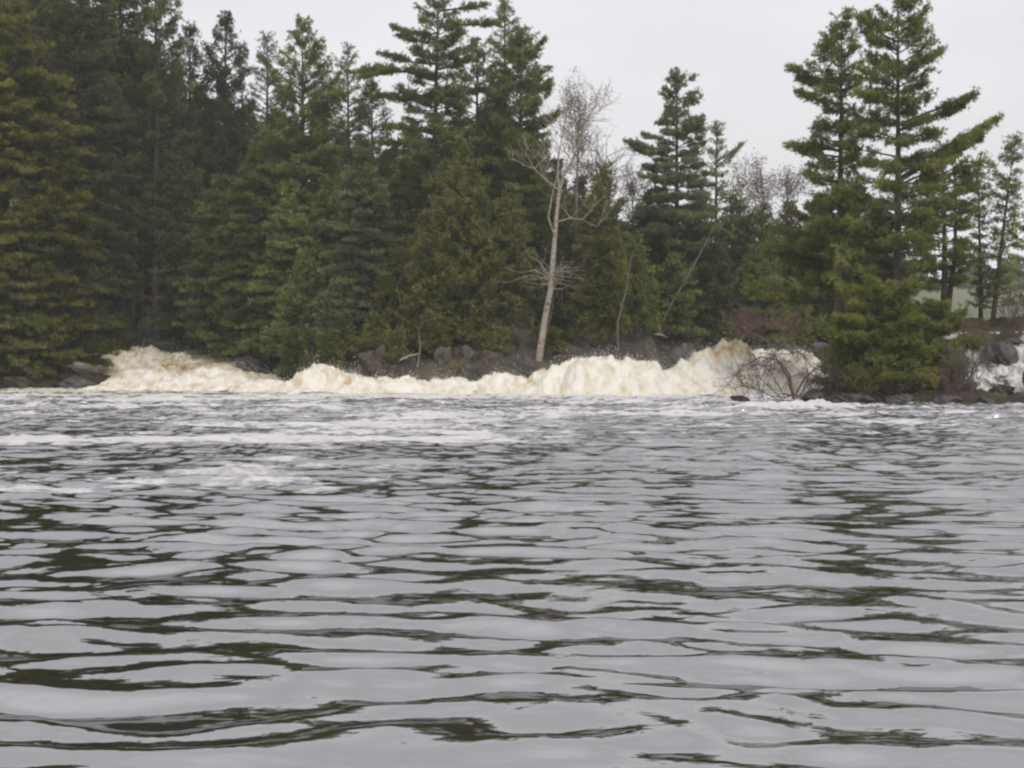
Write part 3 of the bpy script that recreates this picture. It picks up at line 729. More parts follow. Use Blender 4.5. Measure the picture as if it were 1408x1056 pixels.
# --- left shore
conifer(8, -25, 91, [(-25, 3, 5), (50, 40, 48), (100, 70, 80), (200, 90, 112), (300, 100, 100), (420, 90, 95)], 'bough', 'yellow',
        'tall yellow green conifer with layered boughs at the left frame edge', 101, 1.0, jit=.35)
conifer(85, 178, 89, [(178, 3, 5), (220, 12, 22), (260, 28, 42), (330, 45, 62), (420, 60, 76), (480, 66, 78), (525, 60, 55)], 'bough', 'yellow',
        'yellow green pointed conifer standing at the water left of the rapids', 102, 1.0, name='fir_tree', cat='fir tree')
conifer(28, 262, 88, [(262, 4, 4), (350, 40, 45), (450, 70, 75), (525, 85, 80)], 'bough', 'cedar',
        'short brownish green conifer at the left frame edge in front of the taller one', 103, 1.0, name='fir_tree', cat='fir tree')
conifer(-45, 150, 88, [(150, 4, 4), (300, 50, 60), (520, 90, 80)], 'bough', 'yellow',
        'conifer half cut off by the left frame edge', 104, .7, name='fir_tree', cat='fir tree')
conifer(110, -70, 97, [(-70, 5, 5), (0, 50, 50), (150, 75, 70), (400, 80, 70)], 'spruce', 'dark',
        'dark tall spruce rising past the top edge just right of the yellow green conifer', 105, .75, name='spruce_tree', cat='spruce tree')
conifer(165, -95, 103, [(-95, 5, 5), (0, 45, 45), (150, 55, 50), (330, 55, 55)], 'spruce', 'dark',
        'dark tall conifer rising past the top edge, second from the sky on the left hill', 106, .75, name='spruce_tree', cat='spruce tree', bot=330)
conifer(214, -30, 101, [(-30, 3, 6), (0, 18, 32), (50, 30, 48), (100, 42, 50), (200, 50, 55), (350, 55, 55)], 'red', 'dark',
        'dark tall pine whose right side borders the sky and top leaves the frame', 107, 1.0, bot=350)
conifer(60, -60, 100, [(-60, 5, 5), (0, 40, 40), (150, 60, 60), (300, 60, 60)], 'spruce', 'dark',
        'dark conifer behind the yellow green conifer at the left edge, top out of frame', 108, .6, name='spruce_tree', cat='spruce tree')
conifer(262, 42, 105, [(42, 3, 4), (70, 18, 20), (120, 30, 24), (250, 40, 40), (330, 40, 40)], 'red', 'dark',
        'dark pine wedged between the tallest left pine and the round one', 109, .8)
conifer(310, 26, 103, [(26, 5, 5), (45, 22, 18), (70, 30, 30), (130, 36, 32), (200, 40, 38), (320, 45, 42)], 'red', 'dark',
        'dark dense pine with a blunt top left of the see through tree', 110, 1.1)
conifer(367, 52, 107, [(52, 5, 5), (75, 22, 22), (120, 24, 26), (200, 30, 30), (280, 30, 30)], 'sparse', 'blue',
        'thin see through pine between the blunt topped pine and the upswept white pine', 111, 1.0)
conifer(415, 33, 97, [(33, 6, 8), (60, 22, 34), (85, 45, 55), (105, 58, 62), (125, 48, 72), (160, 60, 60), (230, 72, 72), (330, 82, 76), (420, 72, 66)], 'pine', 'pine',
        'white pine with upswept top branches in the middle of the left forest', 112, 1.15, up=.28)
conifer(478, 68, 106, [(68, 5, 6), (100, 28, 28), (150, 45, 40), (260, 50, 50)], 'sparse', 'blue',
        'sparse topped pine right behind the upswept white pine', 113, 1.2)
conifer(512, 118, 101, [(118, 5, 5), (150, 30, 26), (200, 42, 36), (260, 48, 46)], 'red', 'dark',
        'dark lower pine under the long left limbs of the tallest middle pine', 114, .8)
conifer(605, -28, 92, [(-28, 18, 15), (0, 22, 25), (30, 32, 40), (60, 30, 60), (100, 62, 55), (125, 60, 60), (150, 40, 50), (200, 70, 60), (260, 75, 60), (300, 60, 50)], 'pine', 'pine',
        'tallest middle white pine, long horizontal limbs reaching left into the sky', 115, 1.1, px_base=590, bot=285,
        explicit=[(45, 541, 40, 0), (58, 548, 47, .6), (15, 668, 6, 0), (38, 684, 30, .3), (88, 523, 76, -.5), (102, 480, 98, 0), (108, 500, 104, -.8), (112, 560, 92, .5), (128, 512, 134, .3), (135, 545, 140, -.6), (185, 530, 172, 0), (95, 650, 80, -.4), (200, 520, 195, .6)], trunk_r=.34)
conifer(695, 3, 98, [(3, 8, 8), (40, 18, 26), (90, 30, 40), (150, 40, 40)], 'sparse', 'blue',
        'thin twiggy fir whose tip pokes up right of the tallest middle pine', 116, 1.5, name='fir_tree', cat='fir tree')
conifer(716, 45, 94, [(45, 14, 10), (70, 30, 34), (110, 42, 40), (160, 52, 52), (200, 56, 44), (300, 60, 48), (340, 60, 50)], 'pine', 'pine',
        'dense white pine right of the tallest middle pine with stepped right side', 117, 1.25, explicit=[(85, 748, 52, 0), (135, 757, 108, .2), (185, 768, 152, 0), (130, 752, 118, -.6)])
conifer(655, 60, 99, [(60, 20, 20), (150, 50, 50), (280, 60, 60)], 'pine', 'pine',
        'white pine filling the gap between the two big middle pines', 118, .9)
# --- middle bank
conifer(500, 212, 89.5, [(212, 6, 6), (250, 38, 36), (300, 52, 48), (370, 62, 55), (450, 64, 56)], 'bough', 'blue',
        'layered grey green fir in front of the middle forest, left of the olive cedar', 121, 1.0, name='fir_tree', cat='fir tree')
conifer(640, 198, 87.5, [(198, 3, 3), (250, 30, 30), (320, 55, 52), (400, 80, 72), (460, 88, 80), (490, 78, 66)], 'cedar', 'cedar',
        'big olive brown cedar above the three grey boulders', 122, 1.0, name='cedar_tree', cat='cedar tree')
conifer(588, 300, 86, [(300, 3, 3), (360, 28, 28), (430, 45, 40), (490, 50, 40)], 'cedar', 'cedar',
        'smaller olive cedar leaning on the left side of the big olive cedar', 123, .9, name='cedar_tree', cat='cedar tree')
conifer(700, 262, 88, [(262, 3, 3), (330, 32, 30), (420, 45, 40), (485, 45, 35)], 'cedar', 'cedar',
        'olive cedar between the big olive cedar and the pale birch', 124, .9, name='cedar_tree', cat='cedar tree')
conifer(828, 236, 86.5, [(236, 8, 8), (270, 28, 24), (340, 36, 30), (420, 46, 36), (480, 50, 36)], 'cedar', 'cedar',
        'green cedar just right of the pale birch, behind the largest wave', 125, 1.0, name='cedar_tree', cat='cedar tree')
conifer(775, 300, 88.5, [(300, 5, 5), (360, 32, 32), (480, 42, 42)], 'cedar', 'dark',
        'dark cedar directly behind the pale birch trunk', 126, .8, name='cedar_tree', cat='cedar tree')
for i, (px, top, Y, ex, sty, mt, lb) in enumerate([
        (350, 205, 95, 60, 'bough', 'pine', 'green conifer below the see through pine, left of the upswept white pine'),
        (300, 250, 97, 58, 'spruce', 'pine', 'green conifer below the blunt topped dark pine, above the mossy boulder'),
        (255, 215, 101, 50, 'spruce', 'dark', 'dark conifer right of the red pine trunks, top below the skyline'),
        (400, 270, 93, 62, 'bough', 'pine', 'green bushy conifer at the foot of the upswept white pine'),
        (455, 250, 94, 58, 'spruce', 'pine', 'green conifer just left of the layered grey green fir'),
        (335, 330, 99.5, 50, 'cedar', 'pine', 'low green cedar right behind the mossy boulder'),
        (285, 350, 103, 46, 'cedar', 'dark', 'low dark cedar on the bank left of the mossy boulder'),
        (550, 235, 93, 56, 'spruce', 'pine', 'green conifer between the grey green fir and the big olive cedar'),
        (545, 350, 88, 48, 'cedar', 'cedar', 'low olive cedar above the reddish bare slab'),
        (420, 350, 90.5, 52, 'cedar', 'pine', 'low green cedar above the sloping grey brown rock'),
        (375, 380, 94, 46, 'cedar', 'pine', 'low green cedar behind the long flat topped boulder'),
        (240, 345, 109, 36, 'spruce', 'dark', 'dark low conifer standing right of the big grey rock face'),
        (735, 215, 95, 52, 'spruce', 'pine', 'green conifer behind the pale birch, right of the stepped white pine'),
        (465, 375, 88.5, 46, 'cedar', 'blue', 'low grey green cedar at the left foot of the layered fir'),
        (140, 215, 99, 52, 'spruce', 'dark', 'dark conifer directly right of the pointed yellow green conifer'),
        (685, 150, 96, 55, 'spruce', 'pine', 'green conifer between the two big middle white pines, lower half')]):
    conifer(px, top, Y, [(top, 3, 3), (top + 40, ex * .6, ex * .6), (top + 110, ex, ex), (480, ex * 1.05, ex * 1.05)], sty, mt, lb,
            130 + i, .75, name='forest_conifer', cat='conifer')
# the rows of trees behind, seen only through gaps
_tops = [(-60, -60), (60, -20), (200, 60), (260, 105), (350, 150), (520, 200), (600, 170), (720, 150), (790, 250), (860, 300), (1180, 325)]
for i in range(38):
    px = -50 + i * 32.5; Y = 113.5 + (i * 7 % 5) * 2.2
    if px > 1080: Y = 116 + i % 3
    top = float(np.interp(px, [t[0] for t in _tops], [t[1] for t in _tops])) + (i * 37 % 29) - 8
    conifer(px, top, Y, [(top, 4, 4), (top + 40, 24, 24), (top + 110, 42, 42), (480, 50, 50)], 'spruce', 'dark',
            'dark conifer deep in the forest, glimpsed through gaps between the trees in front', 300 + i, .42, name='deep_forest_conifer', cat='conifer',
            group='conifers deep in the forest', size=.34, width=.085, nb=5)
for i, (px, pb, top) in enumerate([(172, 164, 150), (186, 182, 160), (197, 195, 140), (208, 214, 170), (222, 226, 200), (178, 172, 230)]):
    conifer(px, top, 112 + i * .6, [(top, 5, 5), (top + 80, 25, 25), (top + 160, 28, 28)], 'red', 'dark',
            'thin pale red pine trunk in the dark gap above the big grey rock face', 150 + i, .5, px_base=pb, bark='red', trunk_r=.17, bot=320, dead=9, name='red_pine', cat='pine tree', group='thin red pine trunks above the grey rock face')
for i, (x, t, ex, Y, mt, lb) in enumerate([(468, 446, 34, 86.6, 'cedar', 'small olive cedar drooping over the low earthy rock'), (520, 440, 34, 86.2, 'cedar', 'small olive cedar behind the top of the reddish slab'),
        (575, 452, 30, 85, 'cedar', 'small olive cedar just behind the small dead stem'), (722, 440, 30, 85, 'cedar', 'small olive cedar left of the pale birch foot'), (655, 438, 40, 85.8, 'cedar', 'small olive cedar hanging over the three grey boulders'),
        (425, 440, 34, 89.8, 'pine', 'small green cedar above the sloping grey brown rock'), (375, 428, 34, 95.2, 'pine', 'small green cedar behind the flat topped boulder'), (805, 436, 34, 85.8, 'cedar', 'small olive cedar behind the left flank of the largest wave'),
        (402, 462, 24, 86.9, 'cedar', 'little olive cedar at the water edge left of the low earthy rock'), (450, 466, 22, 85, 'cedar', 'little olive cedar in front of the low earthy rock'), (545, 464, 24, 83.6, 'cedar', 'little olive cedar over the lower end of the reddish slab'),
        (605, 458, 26, 83.9, 'cedar', 'little olive cedar between the small dead stem and the leftmost grey boulder'), (690, 460, 28, 83.6, 'cedar', 'little olive cedar right of the mossy boulder'), (760, 462, 26, 83.6, 'cedar', 'little olive cedar right behind the pale birch foot'),
        (335, 452, 26, 97.5, 'cedar', 'little olive cedar on top of the rounded mossy boulder'), (272, 440, 34, 108.6, 'dark', 'small dark cedar right of the rusty waterline rock')]):
    conifer(x, t, Y, [(t, 4, 4), (t + 20, ex * .7, ex * .7), (t + 50, ex, ex)], 'cedar', mt, lb, 400 + i, 1.0, name='young_cedar', cat='young cedar', gap=.28)
# --- right of the birch
conifer(932, 106, 92, [(106, 8, 8), (118, 26, 26), (135, 27, 44), (152, 12, 22), (166, 27, 46), (180, 22, 44), (196, 60, 34), (215, 30, 44), (235, 50, 52), (262, 56, 56), (330, 56, 56)], 'plate', 'blue',
        'solitary white pine with a round tuft top and visible trunk right of the birch', 160, 1.3, jit=.2, bot=335, explicit=[(205, 862, 196, 0), (215, 872, 204, .4), (238, 884, 228, -.3)])
conifer(985, 176, 95, [(176, 3, 3), (215, 16, 18), (260, 30, 30), (330, 40, 40)], 'sparse', 'pine', 'thin twiggy conifer close to the right of the round tufted pine', 161, 1.2, explicit=[(222, 1021, 196, 0), (230, 1012, 204, .3)], name='fir_tree', cat='fir tree')
conifer(895, 268, 94, [(268, 8, 8), (300, 30, 36), (360, 45, 45), (455, 48, 48)], 'spruce', 'dark', 'dark spruce under the left side of the round tufted pine', 162, .8, name='spruce_tree', cat='spruce tree')
conifer(958, 270, 94, [(270, 8, 8), (300, 36, 36), (360, 45, 45), (455, 48, 48)], 'spruce', 'dark', 'dark spruce under the right side of the round tufted pine', 163, .8, name='spruce_tree', cat='spruce tree')
for i, (px, top, Y, ex, lb) in enumerate([
        (1012, 278, 97, 40, 'dark conifer right of the round tufted pine, under the skyline dip'), (1050, 290, 98, 42, 'green conifer in the middle of the skyline dip above the tan wave'),
        (1088, 285, 100, 40, 'green conifer at the right end of the skyline dip'), (1125, 275, 101, 40, 'dark conifer right behind the bright spreading pine boughs'),
        (870, 330, 90, 40, 'small conifer between the grey crooked dead stem and the right cedar'), (925, 345, 91, 44, 'dark low conifer on the bank behind the leaning grey trunk'),
        (985, 350, 93, 46, 'low conifer behind the left part of the tan wave'), (1040, 345, 94, 48, 'low conifer behind the reddish leafless bush'),
        (1085, 350, 97, 46, 'low conifer above the round grey boulder'), (1160, 330, 103, 40, 'dark conifer seen between the islet pine trunks'), (1120, 350, 104, 42, 'low conifer under the bright spreading boughs')]):
    conifer(px, top, Y, [(top, 6, 6), (top + 35, ex * .7, ex * .7), (top + 90, ex, ex), (465, ex, ex)], 'spruce' if i % 2 else 'cedar', 'pine' if i % 3 else 'dark', lb,
            170 + i, .8, name='bank_conifer', cat='conifer')

# --- islet on the right
conifer(1155, 28, 70.5, [(28, 12, 8), (50, 30, 20), (75, 30, 24), (95, 52, 26), (110, 36, 28), (130, 44, 30), (160, 34, 32), (200, 54, 30), (240, 48, 34), (300, 56, 40), (335, 60, 40)], 'pine', 'pine',
        'slim white pine left of the tallest islet pine, long limbs reaching left', 181, 1.25, bot=330, jit=.25,
        explicit=[(118, 1087, 92, 0), (125, 1100, 104, .4), (142, 1097, 128, -.2), (85, 1128, 62, 0), (72, 1136, 48, .2), (208, 1086, 200, 0), (216, 1102, 206, .4), (252, 1108, 240, -.3)])
conifer(1233, -14, 66.5, [(-14, 22, 24), (10, 34, 34), (40, 46, 42), (75, 44, 54), (100, 50, 50), (130, 56, 46), (165, 60, 60), (210, 62, 62), (260, 78, 60), (320, 84, 62), (380, 84, 66)], 'pine', 'pine',
        'tallest white pine on the right islet, broad crown running past the top edge', 182, 1.3, jit=.25, bot=375, trunk_r=.27,
        explicit=[(58, 1179, 20, 0), (70, 1186, 34, .4), (60, 1272, 8, 0), (105, 1292, 68, 0), (172, 1339, 128, 0), (180, 1326, 142, .5), (238, 1371, 158, 0), (246, 1352, 182, .5), (250, 1330, 190, -.4), (150, 1180, 128, -.4), (290, 1150, 262, -.7), (255, 1300, 222, -.6), (300, 1322, 262, .4)])
conifer(1297, 212, 74.5, [(212, 18, 18), (235, 38, 44), (275, 42, 50), (315, 38, 44), (340, 56, 42), (372, 78, 38), (396, 60, 28)], 'plate', 'bright',
        'twin trunked pine standing on the ledge above the cascade, left of the thin pair', 183, 1.1, twin=True, bot=385, trunk_r=.22)
conifer(1347, 222, 75, [(222, 8, 10), (245, 30, 34), (270, 14, 22), (330, 12, 16), (400, 16, 18)], 'sparse', 'pine', 'thin straight half bare pine on the ledge right of the twin trunked pine', 184, 1.4, bot=420, dead=16, trunk_r=.13, bark='dark')
conifer(1397, 196, 74, [(196, 5, 8), (212, 26, 16), (250, 28, 16), (300, 18, 22), (360, 22, 26), (420, 22, 30)], 'sparse', 'pine', 'thin leaning half bare pine on the ledge near the right frame edge', 185, 1.6, px_base=1364, bot=425, dead=16, trunk_r=.15)
conifer(1432, 240, 76, [(240, 5, 8), (300, 30, 16), (350, 42, 26), (420, 30, 30)], 'sparse', 'pine', 'half bare pine cut off by the right frame edge', 186, 1.4, bot=430, dead=8, trunk_r=.13)
conifer(1152, 270, 73, [(270, 30, 14), (305, 80, 30), (330, 80, 30), (345, 104, 34), (372, 118, 34), (390, 140, 36), (410, 90, 30)], 'plate', 'bright',
        'bright green spreading pine boughs reaching left over the tan wave', 187, 1.9, bot=405, gap=.42)
conifer(1192, 300, 69, [(300, 20, 20), (340, 50, 60), (385, 60, 66), (410, 50, 60)], 'plate', 'bright', 'green young pine filling the space below the two tall islet pines', 188, 1.8, bot=400, gap=.42)
conifer(1205, 396, 63, [(396, 24, 30), (410, 56, 60), (440, 50, 66), (462, 90, 64), (485, 66, 60), (515, 56, 60), (540, 60, 60)], 'plate', 'bright',
        'low bright layered pine on the islet at the water, left one of two', 189, 2.4, gap=.45, bot=535, n=6, size=.24)
conifer(1278, 428, 64, [(428, 20, 24), (450, 50, 54), (475, 44, 56), (500, 40, 50), (535, 46, 40)], 'plate', 'bright', 'low green pine on the islet at the water, right one of two', 190, 2.3, gap=.45, bot=530, n=6, size=.24)
conifer(1240, 462, 61.6, [(462, 20, 20), (490, 52, 50), (520, 56, 56), (548, 50, 50)], 'plate', 'bright', 'low spreading green pine at the water in the middle of the islet shore', 192, 2.2, gap=.36, n=6, size=.24, bot=546)
conifer(1300, 486, 62, [(486, 14, 14), (510, 30, 28), (545, 36, 30)], 'plate', 'bright', 'small green pine sapling at the right end of the islet beside the grey brush', 193, 1.8, gap=.34, bot=545, name='pine_sapling', cat='sapling')
conifer(1160, 480, 62.5, [(480, 14, 14), (510, 30, 30), (535, 36, 36)], 'plate', 'bright', 'smallest green pine sapling on the left tip of the islet', 191, 1.8, gap=.35, name='pine_sapling', cat='sapling')

# --- hero birch
def birch():
    Y = 82.6; o = at(738, 517, Y); o[2] = max(o[2], .6)
    root = empty('birch_tree', o)
    b = Bare(5)
    tr = pxpath([(738, 520, 0), (743, 480, 0), (750, 435, 0), (757, 398, 0), (761, 350, .1), (765, 300, .2), (769, 262, .2), (776, 240, .3), (787, 220, .4), (797, 195, .5)], Y, o)
    b.T.add(tr, [.24, .205, .18, .165, .145, .12, .095, .075, .055, .03], 9)
    f1 = pxpath([(769, 262, .2), (776, 240, .3), (787, 220, .4), (797, 195, .5), (805, 168, .6)], Y, o); b.T.add(f1, [.11, .09, .07, .05, .02], 6)
    f2 = pxpath([(769, 262, .2), (767, 240, 0), (768, 215, -.2), (772, 190, -.3)], Y, o); b.T.add(f2, [.09, .07, .05, .02], 6)
    f3 = pxpath([(763, 325, .1), (754, 300, -.2), (758, 275, -.3), (766, 240, -.4)], Y, o); b.T.add(f3, [.06, .055, .05, .03], 5)
    f4 = pxpath([(766, 305, .1), (785, 300, .2), (800, 302, .3), (820, 312, .4)], Y, o); b.T.add(f4, [.05, .04, .03, .015], 5)
    f5 = pxpath([(769, 262, .2), (748, 245, .3), (735, 232, .2), (722, 228, .1)], Y, o); b.T.add(f5, [.05, .04, .03, .012], 5)
    rng = b.rng
    for path, n in ((f1, 18), (f2, 11), (f5, 6), (f4, 6)):
        for i in range(n):
            q = path[rng.randint(1, len(path))]
            b.grow(q, np.array([rng.normal(.5 if path is f1 else 0, .7), rng.normal(0, .5), rng.uniform(.4, 1)]), rng.uniform(.9, 1.8), .024, 2, 4, .22, .16, 3, .68, .5, .009)
    for i in range(34):     # whiskery burst of shoots round the trunk
        z0 = rng.uniform(0, 1); q = tr[3] * (1 - z0 * .6) + tr[4] * z0 * .6
        phi = rng.uniform(0, 6.28)
        b.grow(q, np.array([math.cos(phi), math.sin(phi) * .8, rng.uniform(-.25, .75)]), rng.uniform(.7, 1.25), .020, 2, 4, .35, .05, 2, .6, .5, .008)
    for (x1, y1) in ((715, 375), (700, 388), (728, 352), (795, 368)):
        w_ = pxpath([(757, 385, 0), ((757 + x1) / 2, (380 + y1) / 2 - 6, .1), (x1, y1, .2)], Y, o); b.T.add(w_, [.035, .025, .01], 4)
        b.grow(w_[-1], w_[-1] - w_[0], .6, .012, 1, 3)
    b.T.build('trunk', BM['birch'], root)
    tag(root, 'leafless pale barked birch leaning slightly right at the water beside the big wave', 'birch tree')
birch()
def stem(pts, Y, rad, bark, label, seed, name='bare_sapling', cat='sapling', twigs=8, L=.6, buds=None, depth=1):
    o = at(pts[0][0], pts[0][1], Y); root = empty(name, o); b = Bare(seed)
    p = pxpath([(a, c, 0) for a, c in pts], Y, o); n = len(p)
    b.T.add(p, np.linspace(rad, rad * .25, n), 6)
    for i in range(twigs):
        t = b.rng.uniform(.35, 1) * (n - 1); k = int(min(t, n - 2)); q = p[k] + (p[k + 1] - p[k]) * (t - k)
        b.grow(q, b.rng.normal(0, .7, 3) + [0, 0, .7], L * b.rng.uniform(.6, 1.2), rad * .28, depth, 4, .25, .1, 3, .65, .5)
    b.T.build('trunk', BM[bark], root)
    if buds: b.buds(buds, root, 6, .10, .18)
    return tag(root, label, cat)
stem([(850, 482), (849, 445), (854, 425), (862, 395), (865, 370), (870, 348)], 84.5, .055, 'grey', 'thin crooked grey dead stem behind the largest wave', 21, twigs=8, L=.5)
stem([(905, 452), (925, 415), (945, 380), (965, 345), (985, 305)], 90, .085, 'grey', 'grey trunk leaning far right in front of the dark spruces', 22, 'leaning_tree', 'tree', 8, .8)
stem([(748, 505), (752, 460), (760, 420), (764, 380)], 84, .045, 'grey', 'thin grey sapling right behind the foot of the pale birch', 23, twigs=4, L=.5)
stem([(574, 505), (578, 478), (576, 455), (582, 440)], 83, .055, 'grey', 'small dead stem on the bank left of the three grey boulders', 24, twigs=5, L=.4)
stem([(792, 330), (793, 260), (795, 200), (797, 140)], 88.5, .10, 'grey', 'twiggy budding tree with a thin pointed top behind the birch', 25, 'budding_tree', 'tree', 50, 1.0, 'bud', 2)
stem([(835, 340), (832, 290), (828, 250), (834, 215)], 92, .09, 'grey', 'bare grey twigged tree whose fan of twigs shows against the sky right of the birch', 26, 'bare_tree', 'tree', 46, 1.7, None, 2)
for i, (x, t, l) in enumerate([(1048, 236, 'budding thin tree, highest of the see through ones in the dip of the skyline'), (1016, 252, 'budding thin tree in the skyline dip next to the round tufted pine'), (1082, 254, 'budding thin tree in the skyline dip next to the right islet pines'), (868, 262, 'budding thin tree at the left foot of the round tufted pine')]):
    stem([(x - 3, 400), (x, 330), (x + 2, 280), (x + (4 if i % 2 else -2), t)], 99 - (i == 3) * 6, .08, 'twig', l, 30 + i, 'budding_tree', 'tree', 34, 1.0, 'bud', 2)
stem([(1070, 478), (1040, 460), (1010, 445), (985, 440)], 82, .03, 'grey', 'grey dead branch hanging over the tan wave', 40, 'dead_branch', 'branch', 4, .5)
# pale fallen wood
def log(p0, p1, Y, r, label, bark='pale', name='fallen_log', seed=0):
    a = at(*p0, Y); b_ = at(*p1, Y + .6); T = Tubes(); rng = np.random.RandomState(seed)
    pts = [(b_ - a) * t + rng.normal(0, r * .6, 3) for t in np.linspace(0, 1, 7)]
    T.add(pts, r * np.array([.4, 1, .95, 1, .85, .7, .25]), 7)
    T.add([pts[3], pts[3] + [.3, -.1, .35]], [r * .4, r * .15], 4)
    o = T.build(name, BM[bark], None); o.location = a
    return tag(o, label, 'log')
log((186, 404), (226, 416), 107.5, .11, 'reddish fallen log lying across the top of the big grey rock face', 'red')
log((178, 418), (205, 409), 108, .09, 'shorter fallen log leaning at the left end of the grey rock face top', 'red', seed=1)
log((900, 458), (918, 464), 85, .045, 'small pale broken log on the dark bank between the two big waves', seed=2)
log((548, 496), (578, 484), 82.8, .06, 'pale fallen pole sloping on the reddish slab', seed=3)
log((1268, 436), (1320, 442), 71.5, .05, 'thin grey log on the ground beside the twin trunked pine', 'grey', seed=4)

# --- bare drooping bush in front of the tan wave
def hero_bush():
    Y = 61.4; o = at(1092, 545, Y); o[2] = .1; root = empty('bare_bush', o); b = Bare(77); rng = b.rng
    main = [[(1092, 548, 0), (1084, 520, 0), (1072, 500, .1), (1062, 482, .1)],
            [(1090, 545, 0), (1086, 515, .1), (1070, 495, .2), (1045, 491, .2), (1022, 503, .2), (1008, 520, .2)],
            [(1092, 546, 0), (1106, 520, 0), (1122, 506, .2), (1140, 514, .3), (1152, 535, .3)],
            [(1075, 548, 0), (1056, 530, 0), (1040, 515, 0), (1030, 495, 0)],
            [(1095, 548, 0), (1112, 530, 0), (1130, 512, -.1), (1138, 495, -.2)],
            [(1068, 549, 0), (1048, 538, 0), (1034, 532, 0), (1018, 530, 0)], [(1100, 548, 0), (1112, 515, .1), (1105, 490, .1), (1092, 478, 0)], [(1080, 548, 0), (1060, 512, -.1), (1046, 500, -.1), (1015, 512, -.1), (1000, 530, 0)], [(1106, 548, 0), (1130, 530, .2), (1142, 520, .2), (1150, 545, .2)]]
    for k, m_ in enumerate(main):
        p = pxpath(m_, Y, o); r = .085 if k < 1 else (.05 if k < 3 else .025)
        b.T.add(p, np.linspace(r, .012, len(p)), 6)
        for i in range(24):
            t = rng.uniform(.3, 1) * (len(p) - 1); q = int(min(t, len(p) - 2)); s0 = p[q] + (p[q + 1] - p[q]) * (t - q)
            b.grow(s0, rng.normal(0, .8, 3) + [0, 0, -.1], rng.uniform(.45, .95), .012, 1, 3, .35, -.05, 4, .7, .6, .007)
    b.T.build('stem', BM['twig'], root)
    tag(root, 'bare drooping bush arching over the water in front of the tan wave', 'bush')
hero_bush()
bush(1030, 462, 84, 60, 52, 34, 'rust', 'reddish leafless bush hanging over the back of the tan wave', 201, 2, .02)
bush(1090, 462, 84, 50, 46, 24, 'rust', 'leafless reddish brown bush on the bank above the round grey boulder', 202, 2, .02)
bush(1393, 440, 72.5, 50, 62, 26, 'twig', 'leafless brown bush on the ledge at the right frame edge', 203, 2, .012)
bush(1325, 440, 73, 40, 26, 22, 'rust', 'low reddish bush at the foot of the thin straight pine', 204, 1, .014)
bush(1262, 446, 70, 40, 24, 20, 'twig', 'low brown bush on the ledge left of the twin trunked pine', 205, 1, .014)
for i, (x, y, Y, w_, h_, bk, lb) in enumerate([
        (1150, 548, 61.5, 30, 40, 'twig', 'tangled brown brush at the left tip of the islet'), (1185, 550, 61, 34, 36, 'twig', 'brown brush right of the islet tip, under the smallest sapling'),
        (1225, 552, 60.6, 36, 34, 'rust', 'reddish brush in front of the left low pine on the islet'), (1262, 552, 60.5, 34, 36, 'twig', 'brown brush at the water between the two low islet pines'),
        (1296, 553, 60.6, 34, 38, 'rust', 'reddish brush in front of the right low pine on the islet'), (1330, 552, 60.8, 28, 70, 'grey', 'grey brush beside the foot of the white cascade'),
        (1170, 530, 64, 36, 60, 'twig', 'brown brush behind the smallest sapling'), (1245, 528, 64, 36, 70, 'twig', 'taller brown brush behind the gap between the low islet pines'), (1315, 520, 64, 30, 70, 'grey', 'tall grey brush overlapping the left side of the white cascade')]):
    bush(x, y, Y, w_, h_, 40, bk, lb, 210 + i, 2, .012, buds='cedar' if i in (1, 3, 6) else None)
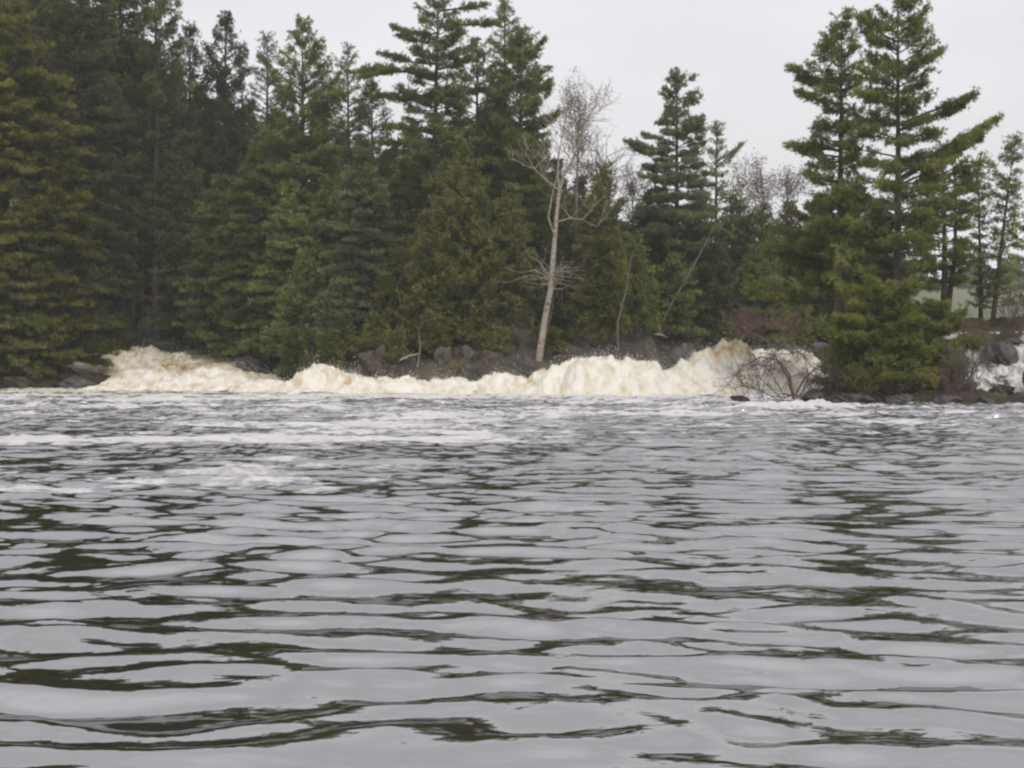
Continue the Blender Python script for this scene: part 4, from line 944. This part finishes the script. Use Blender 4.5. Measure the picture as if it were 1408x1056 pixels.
for i, (x, y, Y, w_, h_, bk, lb) in enumerate([
        (540, 500, 85, 30, 34, 'twig', 'low brush on the reddish bare slab'), (470, 495, 88, 30, 34, 'twig', 'low brush behind the low earthy rock'), (720, 505, 83.5, 28, 46, 'grey', 'grey brush at the left foot of the pale birch'),
        (700, 500, 83.8, 26, 40, 'twig', 'brown brush between the mossy boulder and the wet rock'), (650, 492, 85, 40, 30, 'twig', 'low brush above the three grey boulders'), (590, 495, 85, 30, 30, 'twig', 'low brush left of the leftmost grey boulder'),
        (890, 470, 88, 36, 40, 'twig', 'brown brush above the dark bank rock between the waves'), (950, 470, 89, 36, 44, 'rust', 'reddish brush above the black rock left of the tan wave'), (800, 490, 85, 34, 30, 'twig', 'low brush under the cedar behind the largest wave'),
        (275, 470, 108, 26, 40, 'twig', 'brush on the bank right of the rusty brown waterline rock'), (365, 470, 97, 30, 34, 'twig', 'brush behind the long flat topped boulder'), (420, 480, 91, 30, 34, 'twig', 'brush above the sloping grey brown rock')]):
    bush(x, y, Y, w_, h_, 20, bk, lb, 230 + i, 2, .014)

# distant woods beyond the field
def far_woods():
    rng = np.random.RandomState(9); C_ = []
    for i in range(160):
        x = rng.uniform(40, 260); y = rng.uniform(400, 440); h = rng.uniform(5, 9); g = gz(x, y)
        n = 60; t = rng.uniform(0, 1, n); r = 2.6 * (1 - t) + .4; a = rng.uniform(0, 6.28, n)
        C_.append(np.stack([x + r * np.cos(a), y + r * np.sin(a), g + t * h], 1))
    C_ = np.concatenate(C_); V, Fc = blades(C_, np.tile([0, 0, .6], (len(C_), 1)), 1.6, .9, 3, rng)
    o = mesh_np('distant_woods', V, Fc, FM['blue'], False, {'tint': ('FACE', rng.uniform(0, 1, len(Fc)))})
    tag(o, kind='stuff')
far_woods()

# damp air over the river
def haze():
    V = np.array([(x, y, z) for x in (-315., 415.) for y in (-75., 475.) for z in (-4., 60.)])
    Fc = np.array([(0, 1, 3, 2), (4, 6, 7, 5), (0, 4, 5, 1), (2, 3, 7, 6), (0, 2, 6, 4), (1, 5, 7, 3)])
    m = bpy.data.materials.new('damp_air'); m.use_nodes = True; nt = m.node_tree; nt.nodes.remove(nt.nodes['Principled BSDF'])
    v = nt.nodes.new('ShaderNodeVolumePrincipled'); v.inputs['Color'].default_value = (.92, .93, .95, 1); v.inputs['Density'].default_value = .0006
    nt.links.new(v.outputs[0], nt.nodes['Material Output'].inputs['Volume'])
    tag(mesh_np('haze', V, Fc, m), kind='stuff')
haze()
